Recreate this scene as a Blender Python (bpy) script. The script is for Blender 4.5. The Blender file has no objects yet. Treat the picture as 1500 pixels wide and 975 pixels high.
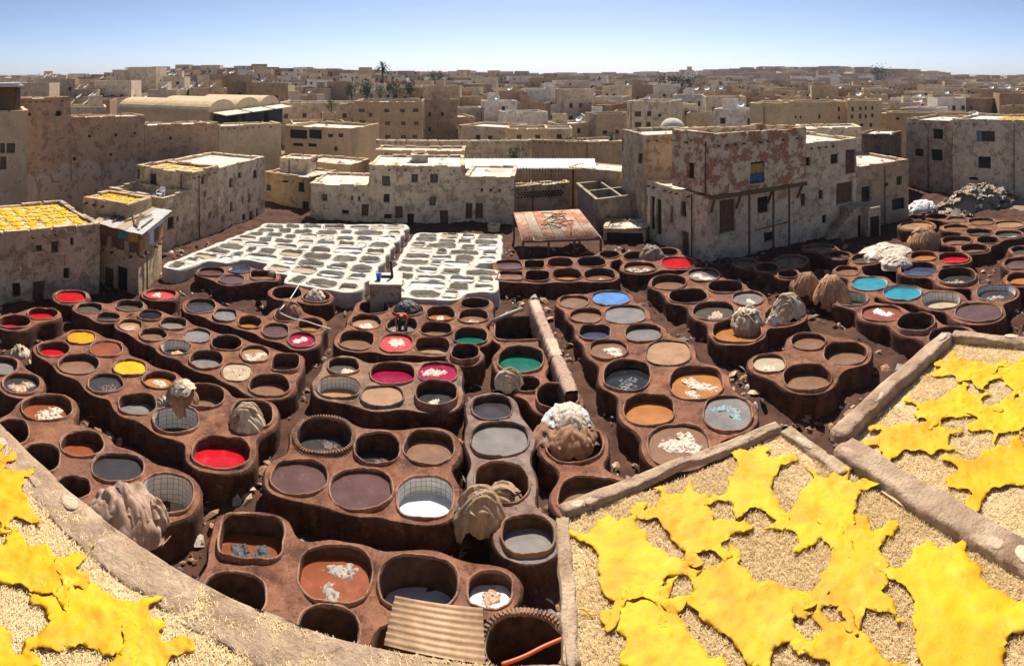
import bpy, bmesh, math, random
import numpy as np
from mathutils import Vector, noise, Matrix
from mathutils.geometry import delaunay_2d_cdt
random.seed(7)
sc = bpy.context.scene
C = sc.collection
R = math.radians
# ---------------------------------------------------------------- camera
F, HC, YH, CX = 850.0, 12.0, 108.0, 750.0       # the photograph is a cylindrical panorama: pixels per radian, eye height, horizon row, centre column
cam = bpy.data.objects.new('camera', bpy.data.cameras.new('camera'))
C.objects.link(cam); sc.camera = cam
cam.location = (0, 0, HC); cam.rotation_euler = (R(90), 0, 0)
cd = cam.data
cd.sensor_width = 36; cd.lens = 36*F/1500; cd.shift_y = 0
cd.type = 'PANO'; cd.panorama_type = 'CENTRAL_CYLINDRICAL'; cd.central_cylindrical_radius = 1.0
cd.central_cylindrical_range_u_min = -750/F; cd.central_cylindrical_range_u_max = 750/F
cd.central_cylindrical_range_v_min = -(975-YH)/F; cd.central_cylindrical_range_v_max = YH/F
cd.clip_start = .1; cd.clip_end = 8000
# ---------------------------------------------------------------- world + sun
SUN_EL, SUN_AZ = R(54), R(4)                    # azimuth to the right of +Y
w = bpy.data.worlds.new('World'); sc.world = w; w.use_nodes = True
nt = w.node_tree
bg = nt.nodes['Background']
sky = nt.nodes.new('ShaderNodeTexSky'); sky.sky_type = 'NISHITA'; sky.sun_disc = False
sky.sun_elevation = SUN_EL; sky.sun_rotation = SUN_AZ
sky.altitude = 400; sky.air_density = 0.4; sky.dust_density = 1.0; sky.ozone_density = 1.5
nt.links.new(sky.outputs[0], bg.inputs[0]); bg.inputs[1].default_value = 0.092
sl = bpy.data.lights.new('sun', 'SUN'); sl.energy = 4.7; sl.angle = R(.53); sl.color = (1, .93, .82)
so = bpy.data.objects.new('sun', sl); C.objects.link(so)
sv = Vector((math.sin(SUN_AZ)*math.cos(SUN_EL), math.cos(SUN_AZ)*math.cos(SUN_EL), math.sin(SUN_EL)))
so.rotation_euler = sv.to_track_quat('Z', 'Y').to_euler(); so.location = sv*60
sc.view_settings.view_transform = 'Standard'; sc.view_settings.look = 'None'
sc.view_settings.gamma = 1; sc.view_settings.use_curve_mapping = False
sc.view_settings.exposure = 0.72
# ---------------------------------------------------------------- helpers
CROPS = {'A': (0, 300), 'B': (350, 300), 'C': (700, 300), 'D': (1100, 260), 'E': (0, 520), 'F': (350, 500), 'G': (700, 480),
         'H': (1100, 480), 'I': (0, 715), 'J': (350, 715), 'K': (700, 715), 'L': (1100, 715),
         'P': (0, 80), 'Q': (350, 80), 'S': (700, 80), 'U': (1100, 80)}
def cp(c, x, y): o = CROPS[c]; return o[0]+x/3.75, o[1]+y/3.75      # a point read off an enlarged crop
def ray(x, y): t = (x-CX)/F; return Vector((math.sin(t), math.cos(t), -(y-YH)/F))
def pix(x, y, z=0.0):                             # pixel -> the point where its ray meets the level z
    p = ray(x, y)*(F*(HC-z)/(y-YH)); return Vector((p.x, p.y, z))
def pixr(x, y, rho): p = ray(x, y)*rho; return Vector((p.x, p.y, HC+p.z))   # pixel -> the point at ground distance rho
def sil(x, rho, z): t = (x-CX)/F; return Vector((math.sin(t)*rho, math.cos(t)*rho, z))   # column + ground distance
def tag(o, label, cat, group=None, kind=None):
    if label: o['label'] = label
    if cat: o['category'] = cat
    if group: o['group'] = group
    if kind: o['kind'] = kind
    return o
def empty(name, loc, label=None, cat=None, group=None):
    o = bpy.data.objects.new(name, None); C.objects.link(o); o.location = loc; o.empty_display_size = .2
    return tag(o, label, cat, group)
def mesh(name, V, Fc, mat, smooth=False):
    me = bpy.data.meshes.new(name); me.from_pydata([tuple(v) for v in V], [], Fc); me.update()
    for m in (mat if isinstance(mat, (list, tuple)) else [mat]): me.materials.append(m)
    if smooth: me.polygons.foreach_set('use_smooth', [True]*len(me.polygons))
    return me
def obj(name, V, Fc, mat, parent=None, smooth=False, loc=None):   # V in world coordinates
    if parent is not None: o0 = parent_world(parent)
    else: o0 = Vector(loc) if loc is not None else Vector((0, 0, 0))
    me = mesh(name, [Vector(v)-o0 for v in V], Fc, mat, smooth)
    o = bpy.data.objects.new(name, me); C.objects.link(o)
    if parent is not None: o.parent = parent
    else: o.location = o0
    return o
def parent_world(p):
    v = Vector(p.location)
    while p.parent: p = p.parent; v += p.location
    return v
def inst(name, me, parent=None, loc=(0, 0, 0), rot=(0, 0, 0), scale=(1, 1, 1)):
    o = bpy.data.objects.new(name, me); C.objects.link(o); o.parent = parent
    o.location = loc; o.rotation_euler = rot; o.scale = scale; return o
class MB:                                          # collects simple shapes into one mesh
    def __init__(s): s.V = []; s.F = []
    def add(s, V, Fc): n = len(s.V); s.V += [Vector(v) for v in V]; s.F += [tuple(i+n for i in f) for f in Fc]; return s
    def box(s, c, d, rz=0, M=None):
        x, y, z = d[0]/2, d[1]/2, d[2]/2
        P = [Vector((a, b, e)) for e in (-z, z) for a, b in ((-x, -y), (x, -y), (x, y), (-x, y))]
        if M is None: M = Matrix.Rotation(rz, 3, 'Z')
        return s.add([M @ p + Vector(c) for p in P], [(3, 2, 1, 0), (4, 5, 6, 7), (0, 1, 5, 4), (1, 2, 6, 5), (2, 3, 7, 6), (3, 0, 4, 7)])
    def bar(s, a, b, w, h=None):
        a, b = Vector(a), Vector(b); d = b-a; h = h or w
        return s.box((a+b)/2, (w, h, d.length), M=d.to_track_quat('Z', 'Y').to_matrix())
    def tube(s, pts, r, n=8, cap=True):
        pts = [Vector(p) for p in pts]; rs = r if isinstance(r, (list, tuple)) else [r]*len(pts); V = []; Fc = []
        for i, p in enumerate(pts):
            t = (pts[min(i+1, len(pts)-1)]-pts[max(i-1, 0)]).normalized(); M = t.to_track_quat('Z', 'Y').to_matrix()
            V += [p + M @ Vector((math.cos(k*2*math.pi/n), math.sin(k*2*math.pi/n), 0))*rs[i] for k in range(n)]
        for i in range(len(pts)-1):
            for k in range(n): Fc.append((i*n+k, i*n+(k+1) % n, (i+1)*n+(k+1) % n, (i+1)*n+k))
        if cap: Fc += [tuple(range(n))[::-1], tuple((len(pts)-1)*n+k for k in range(n))]
        return s.add(V, Fc)
    def obj(s, name, mat, parent=None, smooth=False, loc=None): return obj(name, s.V, s.F, mat, parent, smooth, loc)
def ns(x, y, z, s=1.0): return noise.noise(Vector((x*s, y*s, z*s)))
# ---------------------------------------------------------------- materials
def base_mat(name):
    m = bpy.data.materials.new(name); m.use_nodes = True; n = m.node_tree
    return m, n, n.nodes['Principled BSDF']
def N(n, t, **k):
    x = n.nodes.new(t)
    for a, b in k.items(): setattr(x, a, b)
    return x
def noise_node(n, pos, scale, detail=6, rough=.6, sx=None):
    t = N(n, 'ShaderNodeTexNoise'); t.inputs['Scale'].default_value = scale; t.inputs['Detail'].default_value = detail
    t.inputs['Roughness'].default_value = rough
    if sx:
        mp = N(n, 'ShaderNodeMapping'); mp.inputs['Scale'].default_value = sx
        n.links.new(pos, mp.inputs[0]); n.links.new(mp.outputs[0], t.inputs['Vector'])
    else: n.links.new(pos, t.inputs['Vector'])
    return t.outputs['Fac']
def ramp(n, fac, stops):
    r = N(n, 'ShaderNodeValToRGB'); e = r.color_ramp.elements
    while len(e) < len(stops): e.new(.5)
    for el, (p, c) in zip(e, stops): el.position = p; el.color = (*c, 1) if len(c) == 3 else c
    n.links.new(fac, r.inputs[0]); return r.outputs[0]
def mixc(n, fac, a, b, mode='MIX'):
    x = N(n, 'ShaderNodeMix', data_type='RGBA', blend_type=mode)
    for sock, v in ((0, fac), (6, a), (7, b)):
        if isinstance(v, (int, float)): x.inputs[sock].default_value = v
        elif isinstance(v, tuple): x.inputs[sock].default_value = (*v, 1)
        else: n.links.new(v, x.inputs[sock])
    return x.outputs[2]
def bump(n, bs, h, strength, dist=.03):
    b = N(n, 'ShaderNodeBump'); b.inputs['Strength'].default_value = strength; b.inputs['Distance'].default_value = dist
    n.links.new(h, b.inputs['Height']); n.links.new(b.outputs[0], bs.inputs['Normal'])
def position(n): return N(n, 'ShaderNodeNewGeometry').outputs['Position']
def earth(name, c1, c2, c3=None, s=1.2, rough=.92, bs=14, bst=.6, stain=None, crack=False, lo=.35, hi=.65):
    """mottled matt surface: two tones, an optional third in larger patches, optional cracks"""
    m, n, b = base_mat(name); p = position(n)
    col = ramp(n, noise_node(n, p, s, 9, .65), [(lo, c1), (hi, c2)])
    if c3: col = mixc(n, ramp(n, noise_node(n, p, s*.45, 5, .6), [(.5, (0, 0, 0)), (.66, (1, 1, 1))]), col, c3)
    wet = ramp(n, noise_node(n, p, .8, 7, .7, (1.6, 1.6, .5)), [(.50, (0, 0, 0)), (.62, (1, 1, 1))])
    if crack: col = mixc(n, mixc(n, .65, (0, 0, 0), wet), col, tuple(x*.32 for x in c1)); dust = ramp(n, noise_node(n, p, 2.7, 8, .75), [(.56, (0, 0, 0)), (.70, (1, 1, 1))]); col = mixc(n, mixc(n, .55, (0, 0, 0), dust), col, (.40, .24, .16))
    fine = noise_node(n, p, bs*2.5, 4, .7)
    col = mixc(n, .35, col, ramp(n, fine, [(.3, (.35, .35, .35)), (.7, (1, 1, 1))]), 'MULTIPLY')
    h = noise_node(n, p, bs, 8, .65)
    if crack:
        v = N(n, 'ShaderNodeTexVoronoi', feature='DISTANCE_TO_EDGE'); v.inputs['Scale'].default_value = 2.6
        dn = N(n, 'ShaderNodeVectorMath', operation='ADD'); n.links.new(p, dn.inputs[0])
        nz = N(n, 'ShaderNodeTexNoise'); nz.inputs['Scale'].default_value = 3; n.links.new(p, nz.inputs['Vector']); n.links.new(nz.outputs['Color'], dn.inputs[1])
        n.links.new(dn.outputs[0], v.inputs['Vector'])
        ck = ramp(n, v.outputs['Distance'], [(0, (.25, .2, .2)), (.025, (1, 1, 1))])
        col = mixc(n, .8, col, ck, 'MULTIPLY')
    n.links.new(col, b.inputs['Base Color']); b.inputs['Roughness'].default_value = rough; b.inputs['Specular IOR Level'].default_value = .2
    bump(n, b, h, bst); return m
def plaster(name, pl, pl2, under, peel=.5, streak=.5, dirt=(.13, .085, .055), low=None, zlow=3.4):
    """old lime plaster: two tones, ragged patches peeled to what is under it, blotches of grime, run-off stains;
    low: another coat on the lower part of the wall"""
    m, n, b = base_mat(name); p = position(n)
    col = ramp(n, noise_node(n, p, 1.3, 9, .7), [(.34, pl), (.62, pl2)])
    if low:
        sp = N(n, 'ShaderNodeSeparateXYZ'); n.links.new(p, sp.inputs[0]); ad = N(n, 'ShaderNodeMath', operation='MULTIPLY_ADD'); n.links.new(noise_node(n, p, .5, 8, .7), ad.inputs[0]); ad.inputs[1].default_value = 5.0; n.links.new(sp.outputs[2], ad.inputs[2])
        lm = ramp(n, ad.outputs[0], [(.0, (1, 1, 1)), (1, (0, 0, 0))]); mr = N(n, 'ShaderNodeMapRange'); n.links.new(ad.outputs[0], mr.inputs[0]); mr.inputs[1].default_value = zlow+2.3; mr.inputs[2].default_value = zlow+2.9; mr.inputs[3].default_value = 1; mr.inputs[4].default_value = 0
        col = mixc(n, mr.outputs[0], col, low)
    pf = noise_node(n, p, 1.25, 12, .78)
    pm = ramp(n, pf, [(.655-.3*peel, (0, 0, 0)), (.68-.3*peel, (1, 1, 1))])
    und = ramp(n, noise_node(n, p, 6, 8, .75), [(.32, tuple(x*.5 for x in under)), (.68, tuple(min(1, x*1.15) for x in under))])
    col = mixc(n, mixc(n, .62 if under[0] < 2.2*under[1] else .85, (0, 0, 0), pm), col, und)
    pm2 = ramp(n, noise_node(n, p, 2.1, 10, .75), [(.60, (0, 0, 0)), (.63, (1, 1, 1))])
    col = mixc(n, mixc(n, .55, (0, 0, 0), pm2), col, tuple(x*.8 for x in under))
    gr = ramp(n, noise_node(n, p, .42, 8, .7), [(.48, (0, 0, 0)), (.70, (1, 1, 1))])
    col = mixc(n, mixc(n, .5*streak+.1, (0, 0, 0), gr), col, dirt)
    st = ramp(n, noise_node(n, p, 1.0, 7, .7, (2.6, 2.6, .3)), [(.55, (0, 0, 0)), (.75, (1, 1, 1))])
    sm = N(n, 'ShaderNodeMath', operation='MULTIPLY'); n.links.new(st, sm.inputs[0]); sm.inputs[1].default_value = streak*.8
    col = mixc(n, sm.outputs[0], col, dirt)
    col = mixc(n, .55, col, ramp(n, noise_node(n, p, 11, 8, .8), [(.32, (.3, .27, .25)), (.60, (1, 1, 1))]), 'MULTIPLY')
    n.links.new(col, b.inputs['Base Color']); b.inputs['Roughness'].default_value = .93; b.inputs['Specular IOR Level'].default_value = .15
    hh = N(n, 'ShaderNodeMath', operation='SUBTRACT'); n.links.new(noise_node(n, p, 7, 9, .75), hh.inputs[0]); n.links.new(pm, hh.inputs[1])
    bump(n, b, hh.outputs[0], .7, .05); return m
def plain(name, c, rough=.8, var=.25, s=6, bst=.2, metal=0.0):
    m, n, b = base_mat(name); p = position(n)
    col = ramp(n, noise_node(n, p, s, 7, .65), [(.3, tuple(x*(1-var) for x in c)), (.7, tuple(min(1, x*(1+var)) for x in c))])
    n.links.new(col, b.inputs['Base Color']); b.inputs['Roughness'].default_value = rough; b.inputs['Metallic'].default_value = metal
    b.inputs['Specular IOR Level'].default_value = .3
    bump(n, b, noise_node(n, p, s*4, 6, .7), bst, .02); return m
def liquid(name, c, c2=None, rough=.12, s=1.5, foam=0):
    m, n, b = base_mat(name); p = position(n); c2 = c2 or tuple(x*.72 for x in c)
    col = ramp(n, noise_node(n, p, s, 5, .6), [(.35, c2), (.65, c)])
    sc_ = ramp(n, noise_node(n, p, 2.6, 9, .75), [(.54, (0, 0, 0)), (.68, (1, 1, 1))]); col = mixc(n, mixc(n, .4, (0, 0, 0), sc_), col, tuple(min(1, x*1.25+.05) for x in c))
    sp = ramp(n, noise_node(n, p, 22, 3, .5), [(.70, (0, 0, 0)), (.76, (1, 1, 1))])
    col = mixc(n, mixc(n, .35, (0, 0, 0), sp), col, tuple(min(1, x*1.6+.12) for x in c))
    n.links.new(col, b.inputs['Base Color']); b.inputs['Roughness'].default_value = rough; b.inputs['IOR'].default_value = 1.33
    bump(n, b, noise_node(n, p, 5, 3, .5), .06, .02); return m
M = {}
M['mud'] = earth('vat_masonry', (.14, .055, .033), (.33, .145, .082), (.20, .095, .065), crack=True, bst=.9)
M['mud2'] = earth('vat_masonry_ochre', (.17, .09, .055), (.34, .20, .125), (.26, .18, .14), crack=True)
M['mudg'] = earth('vat_masonry_grey', (.16, .10, .08), (.31, .21, .17), (.22, .19, .18), crack=True)
M['wet'] = earth('wet_shaded_wall', (.055, .022, .014), (.17, .072, .042), (.10, .048, .032), crack=True, s=1.6, bst=1.0)  # dark stained mud, deepened by outer-wall shade put into the colour
M['rim'] = earth('sunlit_vat_rim', (.25, .115, .07), (.44, .24, .155), (.34, .21, .15), crack=True, bst=.9)  # dusty dry plaster, with sunlight on the rim tops put into its colour
M['inner'] = earth('vat_lining', (.05, .024, .016), (.14, .072, .046), s=2.5)
M['lime'] = earth('lime_masonry', (.48, .42, .34), (.72, .68, .61), (.58, .51, .42), s=1.8, bs=9, bst=.7)
M['limein'] = earth('lime_lining', (.46, .40, .31), (.72, .67, .58), s=1.3)
M['ground'] = earth('tannery_ground', (.030, .014, .010), (.14, .058, .034), (.07, .034, .026), s=1.3, bs=9, bst=1.0, lo=.3, hi=.7)
M['dirt'] = earth('medina_ground', (.20, .15, .11), (.32, .25, .18), s=.2)
M['stone'] = earth('parapet_stone', (.50, .37, .25), (.74, .60, .43), (.60, .42, .28), s=2.2, bs=24, bst=.9)
M['stoner'] = earth('parapet_stone_red', (.42, .28, .19), (.60, .44, .31), s=2.5, bs=24, bst=.9)
M['kerbm'] = earth('kerb_mortar', (.30, .19, .12), (.62, .46, .31), (.44, .29, .19), s=3.2, bs=26, bst=1.0)
M['slab'] = earth('terrace_screed', (.60, .43, .22), (.80, .62, .36), s=3, bs=40, bst=.8)
TILE = None
def tile_mat():
    m, n, b = base_mat('white_wall_tile'); p = position(n)
    sep = N(n, 'ShaderNodeTexBrick'); sep.offset = 0; sep.inputs['Scale'].default_value = 1
    sep.inputs['Brick Width'].default_value = .15; sep.inputs['Row Height'].default_value = .15; sep.inputs['Mortar Size'].default_value = .006
    sep.inputs['Color1'].default_value = (.72, .71, .67, 1); sep.inputs['Color2'].default_value = (.62, .61, .57, 1); sep.inputs['Mortar'].default_value = (.12, .10, .09, 1)
    mp = N(n, 'ShaderNodeMapping'); mp.inputs['Rotation'].default_value = (R(90), 0, 0)
    n.links.new(p, mp.inputs[0]); n.links.new(mp.outputs[0], sep.inputs['Vector'])
    n.links.new(sep.outputs[0], b.inputs['Base Color']); b.inputs['Roughness'].default_value = .3; return m
M['tile'] = tile_mat()
LQ = {  # what stands in the vats
 'k': ((.05, .045, .045), .06), 'K': ((.018, .018, .022), .07), 'g': ((.22, .195, .18), .12), 'kg': ((.10, .085, .07), .1),
 'b': ((.23, .125, .075), .14), 't': ((.38, .22, .12), .2), 'o': ((.42, .17, .05), .15), 'y': ((.86, .40, .012), .2), 'Y': ((.88, .30, .008), .2),
 'r': ((.50, .010, .018), .13), 's': ((.56, .06, .06), .15), 'c': ((.30, .008, .045), .12), 'G': ((.012, .13, .085), .1), 'B': ((.10, .24, .52), .06),
 'T': ((.03, .25, .33), .1), 'p': ((.12, .062, .055), .1), 'u': ((.26, .075, .03), .15), 'w': ((.62, .60, .58), .3), 'e': ((.03, .022, .018), .1),
 'sand': ((.46, .36, .24), .3), 'bd': ((.05, .06, .10), .08), 'v': ((.66, .67, .68), .18), 'lg': ((.60, .63, .57), .25), 'lt': ((.58, .50, .39), .35), 'lw': ((.72, .74, .70), .25)}
for k, (c, r) in list(LQ.items()): LQ[k] = liquid('liquid_'+k, c, rough=r)
# ---------------------------------------------------------------- vats
def mod_superellipse(a, b, n, t):
    c, s = math.cos(t), math.sin(t)
    return 1.0/((abs(c)/a)**n+(abs(s)/b)**n)**(1.0/n)
class Vat:
    def __init__(s, x, y, rx, ry, liq, level, flag='', z=0.0):
        c = pix(x, y, z); far, near = pix(x, y-ry, z), pix(x, y+ry, z); h = lambda p: math.hypot(p.x, p.y)
        s.c = c*((h(far)+h(near))/2/h(c)); s.c.z = z; s.a = rx*1.05*h(c)/F
        s.b = min(max((h(far)-h(near))/2, .8*s.a), 1.25*s.a)
        s.n = 5 if 'q' in flag else 2.5; s.liq = liq; s.lv = level; s.fl = flag; s.rot = -(x-CX)/F+random.uniform(-.1, .1); s.seed = random.random()*50
    def rad(s, t):
        return mod_superellipse(s.a, s.b, s.n, t-s.rot)*(1+.045*ns(math.cos(t)+s.seed, math.sin(t), s.seed, 1.3))
    def loop(s, off, z, k=40):
        return [Vector((s.c.x+math.cos(t)*(s.rad(t)+off), s.c.y+math.sin(t)*(s.rad(t)+off), z)) for t in [i*2*math.pi/k for i in range(k)]]
def contour(field, xs, ys, iso):
    """marching squares; returns closed loops of (x, y)"""
    H, W = field.shape; seg = {}; f = field-iso
    def ex(i, j): a, b = f[i, j], f[i, j+1]; t = a/(a-b); return (xs[j]+t*(xs[j+1]-xs[j]), ys[i])
    def ey(i, j): a, b = f[i, j], f[i+1, j]; t = a/(a-b); return (xs[j], ys[i]+t*(ys[i+1]-ys[i]))
    P = {}
    for i in range(H-1):
        for j in range(W-1):
            s = [f[i, j] < 0, f[i, j+1] < 0, f[i+1, j+1] < 0, f[i+1, j] < 0]
            if all(s) or not any(s): continue
            cr = []
            if s[0] != s[1]: P[('x', i, j)] = ex(i, j); cr.append((0, ('x', i, j)))
            if s[1] != s[2]: P[('y', i, j+1)] = ey(i, j+1); cr.append((1, ('y', i, j+1)))
            if s[3] != s[2]: P[('x', i+1, j)] = ex(i+1, j); cr.append((2, ('x', i+1, j)))
            if s[0] != s[3]: P[('y', i, j)] = ey(i, j); cr.append((3, ('y', i, j)))
            pairs = [(cr[0][1], cr[1][1])] if len(cr) == 2 else [(cr[0][1], cr[3][1]), (cr[1][1], cr[2][1])]
            for a, b in pairs: seg.setdefault(a, []).append(b); seg.setdefault(b, []).append(a)
    loops = []; seen = set()
    for k in seg:
        if k in seen: continue
        lp = [k]; seen.add(k); cur = k
        while True:
            nx = [q for q in seg[cur] if q not in seen]
            if not nx: break
            cur = nx[0]; seen.add(cur); lp.append(cur)
        loops.append([P[q] for q in lp])
    return loops
def area(lp): return .5*sum(lp[i][0]*lp[(i+1) % len(lp)][1]-lp[(i+1) % len(lp)][0]*lp[i][1] for i in range(len(lp)))
def resample(lp, d):
    n = len(lp); cum = [0]
    for i in range(n): a, b = lp[i], lp[(i+1) % n]; cum.append(cum[-1]+math.hypot(b[0]-a[0], b[1]-a[1]))
    L = cum[-1]; k = max(8, int(L/d)); out = []; j = 0
    for q in range(k):
        t = L*q/k
        while cum[j+1] < t: j += 1
        u = (t-cum[j])/max(1e-9, cum[j+1]-cum[j]); a, b = lp[j], lp[(j+1) % n]
        out.append((a[0]+u*(b[0]-a[0]), a[1]+u*(b[1]-a[1])))
    return out
def inside(poly, x, y):
    r = False; n = len(poly); j = n-1
    for i in range(n):
        xi, yi = poly[i][0], poly[i][1]; xj, yj = poly[j][0], poly[j][1]
        if (yi > y) != (yj > y) and x < (xj-xi)*(y-yi)/(yj-yi)+xi: r = not r
        j = i
    return r
GZ = -1.0
ALLV = []; BLOCKS = []; FOOT = []
def separate(vats, gap):
    for _ in range(6):
        for i in range(len(vats)):
            for j in range(i):
                a, b = vats[i], vats[j]; d = b.c-a.c; L = math.hypot(d.x, d.y)
                if L > 5: continue
                t = math.atan2(d.y, d.x); ra, rb = a.rad(t), b.rad(t+math.pi)
                for q in (-.3, .3): ra = max(ra, a.rad(t+q)*math.cos(q)); rb = max(rb, b.rad(t+math.pi+q)*math.cos(q))
                g = gap if a.grp == b.grp else gap+.12
                o = ra+rb+g-L
                if o > 0:
                    u = min(o/2, .08); dd = Vector((d.x, d.y, 0)).normalized()*u/2
                    if not a.fl.count('*'): a.c -= dd
                    b.c += dd; o -= u
                if o > .0:
                    k = max(.9, (ra+rb-o)/(ra+rb)); a.a *= k; a.b *= k; b.a *= k; b.b *= k
def build_block(g, RIM=.095):
    vats = g['v']; z = g['z']; mat = g['mat']; inner = g['inner']; mg = g['margin']
    x0 = min(v.c.x-v.a for v in vats)-1.5; x1 = max(v.c.x+v.a for v in vats)+1.5
    y0 = min(v.c.y-v.b for v in vats)-1.5; y1 = max(v.c.y+v.b for v in vats)+1.5
    st = .13; xs = np.arange(x0, x1, st); ys = np.arange(y0, y1, st); X, Y = np.meshgrid(xs, ys)
    acc = np.zeros_like(X); kk = g['k']
    for v in vats:
        dx, dy = X-v.c.x, Y-v.c.y; th = np.arctan2(dy, dx)-v.rot
        rr = 1/((np.abs(np.cos(th))/v.a)**v.n+(np.abs(np.sin(th))/v.b)**v.n)**(1/v.n)
        acc += np.exp(-np.clip((np.hypot(dx, dy)-rr)/kk, -40, 40))
    fld = -kk*np.log(np.maximum(acc, 1e-17))
    loops = [l for l in contour(fld, xs, ys, mg) if len(l) > 8]
    loops = [l if area(l) > 0 else l[::-1] for l in loops]
    outer = []
    for l in sorted(loops, key=lambda l: -area(l)):
        if not any(inside(o, *l[0]) for o in outer): outer.append(l)
    gr = g.get('ground', GZ)
    root = empty('vat_block' if not g['lime'] else 'lime_pit_block', (vats[0].c.x, vats[0].c.y, gr), g['label'], 'vats' if not g['lime'] else 'lime pits')
    mb = MB(); mw = MB(); holes = [[(p.x, p.y) for p in v.loop(RIM, 0, 48)] for v in vats]
    dz = z-.05
    def dn(x, y): return dz+.05*ns(x, y, 3, 1.1)+.02*ns(x, y, 7, 4)
    for ol in outer:
        lp = resample(ol, .22)
        for _ in range(2): lp = [((lp[i-1][0]+2*lp[i][0]+lp[(i+1) % len(lp)][0])/4, (lp[i-1][1]+2*lp[i][1]+lp[(i+1) % len(lp)][1])/4) for i in range(len(lp))]
        lp = [(x+.05*ns(x, y, 1, 1.6), y+.05*ns(x, y, 9, 1.6)) for x, y in lp]
        FOOT.append(lp)
        hs = [h for h, v in zip(holes, vats) if inside(lp, v.c.x, v.c.y)]; hv = [v for v in vats if inside(lp, v.c.x, v.c.y)]
        pts = [Vector(p) for p in lp]; n0 = len(pts); edges = [(i, (i+1) % n0) for i in range(n0)]
        for h in hs:
            b0 = len(pts); pts += [Vector(p) for p in h]; edges += [(b0+i, b0+(i+1) % len(h)) for i in range(len(h))]
        bx = [p[0] for p in lp]; by = [p[1] for p in lp]
        for gx in np.arange(min(bx), max(bx), .34):
            for gy in np.arange(min(by), max(by), .34):
                qx, qy = gx+random.uniform(-.1, .1), gy+random.uniform(-.1, .1)
                if not inside(lp, qx, qy): continue
                if any(math.hypot(qx-v.c.x, qy-v.c.y) < v.rad(math.atan2(qy-v.c.y, qx-v.c.x))+RIM+.06 for v in hv): continue
                pts.append(Vector((qx, qy)))
        r = delaunay_2d_cdt(pts, edges, [], 0, 1e-4)
        vo, fo = r[0], r[2]; V = [Vector((p.x, p.y, dn(p.x, p.y))) for p in vo]; Fc = []
        for f in fo:
            cx = sum(vo[i].x for i in f)/len(f); cy = sum(vo[i].y for i in f)/len(f)
            if not inside(lp, cx, cy): continue
            if any(math.hypot(cx-v.c.x, cy-v.c.y) < v.rad(math.atan2(cy-v.c.y, cx-v.c.x))+RIM-.012 for v in hv): continue
            a, b, c = (V[i] for i in f[:3])
            Fc.append(tuple(f) if (b-a).cross(c-a).z > 0 else tuple(reversed(f)))
        mb.add(V, Fc)
        prof = [(0, 0), (.045, -.04), (.07, -.16), (.06, -.45), (.09, -.8), (.14, gr-z-.1)]
        n = len(lp); ring = []
        for off, h in prof:
            L = []
            for i in range(n):
                x, y = lp[i]; tx, ty = lp[(i+1) % n][0]-lp[i-1][0], lp[(i+1) % n][1]-lp[i-1][1]; q = math.hypot(tx, ty) or 1
                o = off+(.05*ns(x, y, h*3, 1.8)+.03*ns(x, y, h*5, 5) if h < 0 else 0)
                L.append(Vector((x+ty/q*o, y-tx/q*o, (dn(x, y)+h) if h > -.9 else z+h)))
            ring.append(L)
        V = [p for L in ring for p in L]; Fc = [(a*n+(i+1) % n, a*n+i, (a+1)*n+i, (a+1)*n+(i+1) % n) for a in range(len(ring)-1) for i in range(n)]
        Fc = [f[::-1] for f in Fc]
        mw.add(V, Fc)
    mb.obj('masonry', mat, root, True); mw.obj('outer_wall', M['wet'] if not g['lime'] else mat, root, True)  # outer walls take the mud with shade in its colour
    for v in vats: build_vat(v, root, z, (M['rim'] if not g['lime'] else mat) if not v.fl.count('d') else M['mudg'], inner, RIM, dn, gr, g['lime'])
    return root
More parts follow.
